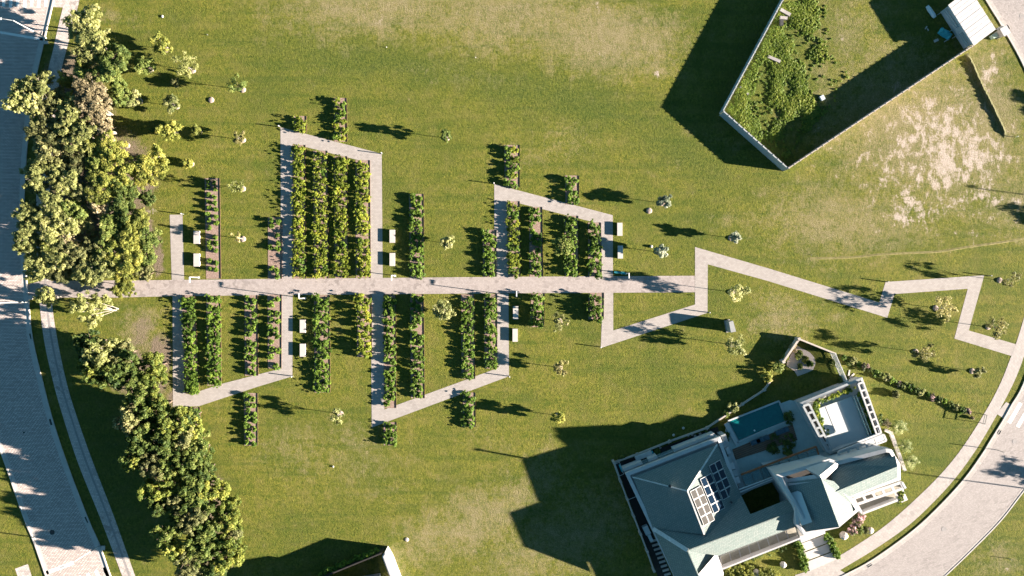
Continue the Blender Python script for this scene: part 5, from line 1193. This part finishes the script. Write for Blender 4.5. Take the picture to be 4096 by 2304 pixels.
# walkway roof between the wing and the patio
m = MB(); m.prism([W(x, y, 2.15) for x, y in ((2884, 1742), (2902, 1736), (2982, 1946), (2963, 1974))], 0.0); part(m, 'walkway_roof', 'greywall')
for i, (x, y) in enumerate(((2892, 1776), (2910, 1800), (2915, 1838), (2927, 1862), (2938, 1890), (2948, 1918))):
    m = MB(); m.box(Vector((W(x, y, 2.2).x, W(x, y, 2.2).y, 2.35)), (0.55, 0.95, 0.35), -1.2 + 1.57); part(m, 'air_conditioner', 'white' if i % 2 else 'greywall')
# pool
pool = empty('swimming_pool', W(3030, 1690)); tag(pool, 'long teal swimming pool beside the house patio', 'swimming pool')
m = MB(); m.prism(wp([(2917, 1687, 0.24), (3112, 1608, 0.24), (3143, 1682, 0.24), (2955, 1760, 0.24)]), 0.0); m.build('water', MAT['water'], pool)
for a, b, w, nm in (((2904, 1693), (2950, 1778), 0.65, 'coping'), ((2912, 1684), (3116, 1604), 0.22, 'coping'), ((3042, 1726), (3146, 1686), 0.14, 'coping'), ((3116, 1604), (3148, 1684), 0.2, 'coping'), ((2948, 1770), (3042, 1727), 0.14, 'coping')):
    m = MB(); m.bar(W(a[0], a[1], 0.24), W(b[0], b[1], 0.24), w, 0.16); m.build(nm, MAT['stonefloor'], pool)
m = MB(); m.prism(wp([(2925, 1693, 0.27), (3112, 1618, 0.27), (3114, 1624, 0.27), (2928, 1701, 0.27)]), 0.2); m.build('pool_step', MAT['water'], pool)
m = MB(); m.tube([W(3018, 1722, 0.25), W(3018, 1722, 0.32)], 0.13, 12); o = m.build('pool_float', MAT['white_metal']); tag(o, 'small white round float in the lower part of the pool', 'pool float')
def lounger(px, py, rz, lab):
    r = empty('sun_lounger', W(px, py) + Vector((0, 0, 0.18)), rz); m = MB(); m.box((0, 0, 0.28), (1.9, 0.7, 0.08)); o = link('frame', m.mesh('frame', MAT['bollard'])); o.parent = r
    m = MB(); m.box((-0.2, 0, 0.37), (1.4, 0.62, 0.09)); m.box((0.72, 0, 0.48), (0.6, 0.62, 0.09), ry=-0.5); o = link('cushion', m.mesh('cushion', MAT['cushion'])); o.parent = r
    for sx in (-.85, .85):
        for sy in (-.3, .3): m = MB(); m.box((sx, sy, 0.12), (0.05, 0.05, 0.24)); o = link('leg', m.mesh('leg', MAT['bollard'])); o.parent = r
    tag(r, lab, 'sun lounger')
lounger(3022, 1762, 0.4, 'dark blue sun lounger on the deck, left one'); lounger(3044, 1754, 0.4, 'dark blue sun lounger on the deck, middle one')
lounger(3122, 1722, 0.4, 'dark blue sun lounger on the deck near the pool corner')
def bush(px, py, r, h, kind, lab, cat='bush', n=22, leaf=0.12, name='bush', group=None, z0=0.0):
    rg = np.random.default_rng(int(px * 7 + py)); p = W(px, py, h * .5); C = []; R = []
    for i in range(n):
        a = rg.random() * 6.28; q = r * 0.8 * math.sqrt(rg.random()); C.append((math.cos(a) * q, math.sin(a) * q, h * (0.2 + 0.75 * rg.random() * (1 - 0.5 * q / r)))); R.append(r * 0.22 + 0.05)
    me = leaves_mesh('foliage', C, R, 40, leaf, LEAF[kind], seed=int(px)); r_ = empty(name, Vector((p.x, p.y, z0)))
    o = link('foliage', me); o.parent = r_; m = MB(); m.tube([(0, 0, 0), (0.02, 0.02, h * 0.6)], [0.05, 0.02], 5); o = link('stem', m.mesh('stem', MAT['bark_dark'])); o.parent = r_
    tag(r_, lab, cat, group); return r_
bush(3105, 1778, 1.7, 0.9, 'green', 'dark leafy tree on the patio in front of the loungers'); bush(3162, 1765, 1.2, 0.8, 'green', 'dark bush at the right end of the timber deck')
bush(3158, 1672, 1.1, 0.8, 'green', 'dark bush at the right end of the pool'); bush(2900, 1745, 0.9, 0.8, 'green', 'dark bush beside the white pool coping near the left wing')
bush(3090, 1795, 0.9, 0.9, 'green', 'dark shrub in the middle of the patio'); bush(3150, 1803, 0.8, 0.8, 'green', 'dark shrub beside the timber beam')

# boundary wall west and north of the house
wall_run('boundary_wall', [(2617, 2285), (2590, 2208), (2563, 2137), (2535, 2065), (2510, 1998), (2483, 1927), (2456, 1851)], 1.25, 0.14, MAT['gardenwall'], 'low boundary wall with square posts left of the big house', posts=True)
wall_run('boundary_wall', [(2456, 1851), (2550, 1818), (2680, 1766), (2830, 1712), (2971, 1617), (3059, 1560), (3085, 1522)], 0.5, 0.14, MAT['gardenwall'], 'low garden wall between the shaded lawn and the house', posts=True)
flat_poly('side_passage', [(2462, 1853), (2560, 1820), (2700, 1770), (2870, 1706), (2880, 1740), (2500, 1890), (2700, 2330), (2640, 2330)], 0.03, MAT['dark'])
st = empty('garden_steps', W(2660, 2230)); tag(st, 'flight of concrete slab steps between left wall and house', 'steps')
mb_ = MB(); mb_.box((0, 0, 0), (0.95, 0.30, 0.08)); sm = mb_.mesh('step', MAT['bench'])
for k in range(9):
    o = bpy.data.objects.new('step', sm); COL.objects.link(o); o.parent = st; o.location = (W(2588 + 26 + k * 6.9, 2152 + 10 + k * 16.8)) - W(2660, 2230) + Vector((0, 0, 0.08)); o.rotation_euler = (0, 0, 0.3)
small_box('air_conditioner', 2583, 2115, 0.8, 1.3, 0.7, 0.45, 'paleplastic', 'upper pale unit against the left wall of the house', 'air conditioner')
small_box('air_conditioner', 2598, 2146, 0.5, 1.1, 0.7, 0.45, 'paleplastic', 'lower pale unit against the left wall of the house', 'air conditioner')
m = MB(); m.bar(W(2510, 2000, 1.2), W(2546, 1986, 1.2), 0.06, 0.06); m.bar(W(2510, 2000, 0.4), W(2546, 1986, 0.4), 0.06, 0.06); m.bar(W(2546, 1986, 0.6), W(2546, 1986, 1.25), 0.06, 0.06)
for k in range(5): m.bar(W(2513 + k * 7, 1999 - k * 2.8, 0.1), W(2513 + k * 7, 1999 - k * 2.8, 1.2), 0.03, 0.03)
o = m.build('side_gate', MAT['lampgrey']); tag(o, 'thin metal gate between the left wall and the house', 'gate')
cl = empty('washing_line', W(2476, 1880)); tag(cl, 'washing line frame with blue cloth inside the left corner wall', 'washing line')
q = [W(2461, 1856, 1.6), W(2478, 1849, 1.6), W(2495, 1896, 1.6), W(2478, 1904, 1.6)]
for i in range(4):
    m = MB(); m.bar(q[i], q[(i + 1) % 4], 0.05, 0.05); m.build('rail', MAT['lampgrey'], cl); m = MB(); m.bar((q[i].x, q[i].y, 0), q[i], 0.05, 0.05); m.build('leg', MAT['lampgrey'], cl)
m = MB(); m.box(W(2484, 1872, 1.55), (0.28, 1.1, 0.05), 0.4); m.build('cloth', MAT['bluetarp'], cl)
o = small_box('trailer_box', 2571, 1818, 2.5, 0.65, 0.9, 0.36, 'white', 'long white box parked along the garden wall above the house', 'storage box')
small_box('barrel', 2604, 1806, 0.35, 0.35, 0.8, 0.3, 'bluetarp', 'small blue drum at the end of the long white box', 'drum')
for k, (x, y) in enumerate(((2674, 1770), (2752, 1741), (2768, 1738), (2780, 1744), (2800, 1735), (2826, 1716), (2640, 1790), (2694, 1740), (2733, 1712))):
    boulder(x, y, 0.2, 0.18, 'pale edging stone in the shade of the garden wall, %s from the left' % ORD[[2640, 2674, 2694, 2733, 2752, 2768, 2780, 2800, 2826].index(x)])
for k, (x, y, r_, kd, lab) in enumerate(((2930, 1630, 0.9, 'pale', 'flowering white bush on the garden wall beside the pool'), (2905, 1655, 0.6, 'green', 'dark bush left of the flowering white bush'), (2630, 1805, 0.45, 'green', 'small dark bush beside the blue drum'),
                             (2490, 1828, 0.4, 'green', 'small dark bush at the upper left wall corner'), (2830, 1735, 0.5, 'green', 'small dark bush near the top corner of left wing'), (3070, 1500, 1.1, 'yellow', 'bushy yellow-green plant at the lower end of the small garden'),
                             (3110, 1470, 1.0, 'green', 'green bush straddling the small garden wall'), (3140, 1432, 0.6, 'yellow', 'yellowish climber on the left small garden wall'), (3175, 1395, 0.7, 'dry', 'brownish plant inside the small garden'),
                             (3195, 1420, 0.75, 'green', 'rounded green bush in the middle of small garden'), (3222, 1440, 0.6, 'yellow', 'yellow-green plant along the gravel bed, upper'), (3240, 1455, 0.55, 'hedge', 'green plant along the gravel bed, lower'),
                             (3200, 1466, 0.45, 'green', 'small bush beside the sandstone slab'), (3330, 1448, 0.5, 'green', 'dark bush inside the slatted fence'), (3375, 1522, 0.8, 'green', 'dark bush at the corner of the roof terrace'),
                             (3520, 1680, 0.9, 'green', 'dark bush right of the roof terrace wall'), (3545, 1695, 0.7, 'dry', 'brownish bush beside the palms'))):
    bush(x, y, r_, r_ * 1.1, kd, lab)

# small walled garden
wall_run('small_garden_wall', [(3135, 1447), (3197, 1356)], 1.1, 0.22, MAT['gardenwall'], 'pale left wall of the small walled garden', posts=True)
wall_run('small_garden_wall', [(3197, 1356), (3341, 1414)], 1.1, 0.16, MAT['gardenwall'], 'pale top wall of the small walled garden')
flat_poly('gravel_bed', [(3185, 1380), (3210, 1395), (3240, 1410), (3257, 1430), (3262, 1455), (3252, 1480), (3225, 1492), (3190, 1505), (3175, 1480), (3150, 1450), (3160, 1425)], 0.012, MAT['gravel'])
flat_poly('stone_slab', [(3150, 1434), (3200, 1445), (3178, 1484), (3146, 1464)], 0.05, MAT['sandstone'], zb=0.0)
fe = empty('slatted_fence', W(3370, 1470)); tag(fe, 'tall slatted fence closing the right side of small walled garden', 'fence')
A = W(3343, 1416, 1.9); B = W(3391, 1527, 1.9); L = (B - A).length; ang = math.atan2(B.y - A.y, B.x - A.x); ns = 34
m = MB(); m.box((0, 0, 1.0), (0.055, 0.05, 1.8)); sl = m.mesh('slat', MAT['white_metal'])
A0 = Vector((A.x, A.y, 0)); B0 = Vector((B.x, B.y, 0))
for k in range(ns):
    o = bpy.data.objects.new('slat', sl); COL.objects.link(o); o.parent = fe; o.location = A0.lerp(B0, (k + 0.5) / ns) - fe.location; o.rotation_euler = (0, 0, ang)
for z_ in (0.25, 1.86): m = MB(); m.bar(Vector((A.x, A.y, z_)), Vector((B.x, B.y, z_)), 0.08, 0.08); m.build('rail', MAT['white_metal'], fe)
for f in (0, .5, 1): m = MB(); p = A0.lerp(B0, f); m.bar(p, p + Vector((0, 0, 1.95)), 0.12, 0.12); m.build('post', MAT['white_metal'], fe)
for i, (x, y, rz) in enumerate(((3396, 1492, 1.4), (3408, 1503, 0.8), (3414, 1515, 0.35))):
    small_box('stepping_stone', x, y, 0.9, 0.25, 0.04, rz, 'bench', '%s pale stepping stone fanning out from the slatted fence' % ORD[i], 'stepping stone')

# driveway slabs
dw = empty('driveway', W(3270, 2210)); tag(dw, 'pale driveway of big concrete slabs split by grass joints', 'driveway')
for q in ([(3207, 2174), (3300, 2140), (3316, 2169), (3215, 2207)], [(3217, 2211), (3318, 2173), (3332, 2203), (3226, 2243)], [(3228, 2247), (3334, 2207), (3344, 2238), (3240, 2284)]):
    m = MB(); m.prism(wp([(x, y, 0.05) for x, y in q]), 0.0); m.build('slab', MAT['drive'], dw)
def hedge_line(pts, n, wid, h, kind, lab, cat='hedge', seed=1, z=0.0, leaf=0.12):
    rg = np.random.default_rng(seed); C = []; R = []; ln = resample(pts, 60)
    for i in range(n):
        p = ln[rg.integers(60)]; q = W(p.x, p.y, h * .6); C.append((q.x + rg.normal() * wid, q.y + rg.normal() * wid, z + h * (0.2 + 0.7 * rg.random()))); R.append(0.18 + 0.12 * rg.random())
    r = empty('hedge', Vector((C[0][0], C[0][1], 0))); o = link('foliage', leaves_mesh('foliage', C, R, 36, leaf, LEAF[kind], seed=seed), r)
    tag(r, lab, cat); return r
hedge_line([(3306, 2140), (3322, 2165), (3340, 2200), (3350, 2226)], 90, 0.22, 0.6, 'hedge', 'clipped green hedge on the right edge of the driveway', seed=3)
hedge_line([(3184, 2160), (3196, 2190), (3210, 2230), (3226, 2280)], 110, 0.26, 0.7, 'hedge', 'green hedge on the left edge of the driveway', seed=4)
hedge_line([(2900, 2262), (2960, 2246), (3050, 2205), (3120, 2185), (3170, 2166)], 110, 0.35, 0.5, 'green', 'mixed green planting under the front balcony', cat='shrubs', seed=5)
hedge_line([(2900, 2290), (2950, 2265), (3000, 2275), (2960, 2310), (3050, 2300), (3100, 2290)], 170, 0.5, 1.2, 'yellow', 'dense leafy planting at the bottom edge left of driveway', cat='shrubs', seed=6)
boulder(3130, 2256, 0.45, 0.7, 'smooth white round boulder on the front garden lawn', 'bench'); boulder(3024, 2288, 0.5, 0.7, 'white boulder half hidden in the bottom planting', 'bench')
boulder(3372, 2140, 0.62, 0.7, 'large pale boulder right of the driveway hedge'); boulder(3480, 2121, 0.5, 0.4, 'pale flat boulder at the tip of the pink flower bed')
for x, y, r_, kd, lab in ((3430, 2085, 0.9, 'pink', 'pink flowering bush nearest the terrace corner'), (3448, 2068, 0.7, 'pink', 'pink flowering bush right against terrace wall'), (3410, 2120, 0.8, 'pink', 'pink flowering bush above the large pale boulder'), (3440, 2122, 0.7, 'green', 'dark spiky plant among the pink flowers'), (3465, 2124, 0.5, 'olive', 'low olive plant beside the flat boulder')):
    bush(x, y, r_, r_, kd, lab)
# palms
def palm(px, py, r, lab):
    p = W(px, py, 1.0); p.z = 0; rt = empty('palm', p); m = MB(); m.tube([(0, 0, 0), (0, 0, 0.9)], [0.16, 0.12], 8); o = link('trunk', m.mesh('trunk', MAT['bark_dark'])); o.parent = rt
    rg = random.Random(int(px)); nf = 22; fm = None
    for k in range(nf):
        a = 6.28 * k / nf * 2.4 + rg.uniform(-.1, .1); L_ = r * rg.uniform(0.75, 1.05); el = rg.uniform(0.2, 1.1); m = MB(); P_ = []
        for i in range(7):
            t = i / 6; P_.append(Vector((math.cos(a) * L_ * t, math.sin(a) * L_ * t, 0.9 + math.sin(el) * L_ * 0.9 * t - 0.9 * L_ * t * t * 0.7)))
        side = Vector((-math.sin(a), math.cos(a), 0))
        for i in range(6):
            c = P_[i].lerp(P_[i + 1], 0.5); w_ = 0.26 * math.sin(math.pi * (i + 0.8) / 7) * r
            for sgn in (-1, 1):
                for q_ in (0.15, 0.65):
                    c0 = P_[i].lerp(P_[i + 1], q_); c1 = P_[i].lerp(P_[i + 1], q_ + 0.22); tip = c0 + side * (sgn * w_ * 1.3) + (P_[i + 1] - P_[i]) * 0.9 - Vector((0, 0, 0.05)); m.face([c0, c1, tip])
        m.tube([P_[0], P_[3], P_[6]], [0.02, 0.014, 0.005], 3)
        me = m.mesh('frond', LEAF['palm']); at = me.attributes.new('tone', 'FLOAT', 'FACE'); at.data.foreach_set('value', [rg.random() for _ in me.polygons]); o = link('frond', me); o.parent = rt
    tag(rt, lab, 'palm', 'palms on the lawn beside the house')
palm(3595, 1712, 1.3, 'upper palm of the three beside the pale wall right of house'); palm(3620, 1788, 1.25, 'middle palm of the three beside the pale wall right of house'); palm(3645, 1848, 1.25, 'lower palm of the three beside the pale wall right of house')
wall_run('garden_wall', [(3545, 1722), (3566, 1732), (3592, 1800), (3620, 1880)], 0.45, 0.38, MAT['bench'], 'low white wall strip between the house and palms')
# flowering border
BP = [(3378,1432),(3395,1450),(3415,1446),(3438,1458),(3460,1466),(3482,1480),(3505,1494),(3528,1504),(3550,1510),(3572,1524),(3596,1536),(3620,1546),(3645,1552),(3668,1560),(3690,1572),(3712,1580),(3735,1590),(3758,1598),(3780,1604),(3802,1616),(3825,1630),(3848,1640),(3870,1645)]
for i, (x, y) in enumerate(BP):
    kd = ['hedge', 'green', 'pale', 'hedge', 'pink', 'green'][i % 6]; r_ = random.uniform(0.42, 0.68)
    bush(x, y, r_, r_ * 0.95, kd, '%s border bush, %s from the upper end of the curved flower border' % ({'hedge': 'green', 'green': 'dark green', 'pale': 'cream flowered', 'pink': 'pink flowered'}[kd], ORD[i]), n=16, name='border_bush', group='bushes in the curved flower border')
# tall sign frame whose shadow crosses the lawn
sf = empty('sign_frame', W(3930, 1676)); tag(sf, 'thin metal sign frame at the sidewalk edge by the right crossing', 'sign frame')
A = W(3925, 1655); B = W(3917, 1690)
for p in (A, B): m = MB(); m.bar(p, p + Vector((0, 0, 1.25)), 0.07, 0.07); m.build('post', MAT['bollard'], sf)
for z_ in (0.8, 1.2): m = MB(); m.bar(A + Vector((0, 0, z_)), B + Vector((0, 0, z_)), 0.06, 0.06); m.build('rail', MAT['bollard'], sf)
bush(3890, 1671, 0.3, 0.45, 'dry', 'small round bush standing beside the thin sign frame', n=10)

n_tri = sum(len(p.vertices) - 2 for me in bpy.data.meshes for p in me.polygons) if False else 0
print('objects', len(bpy.data.objects))
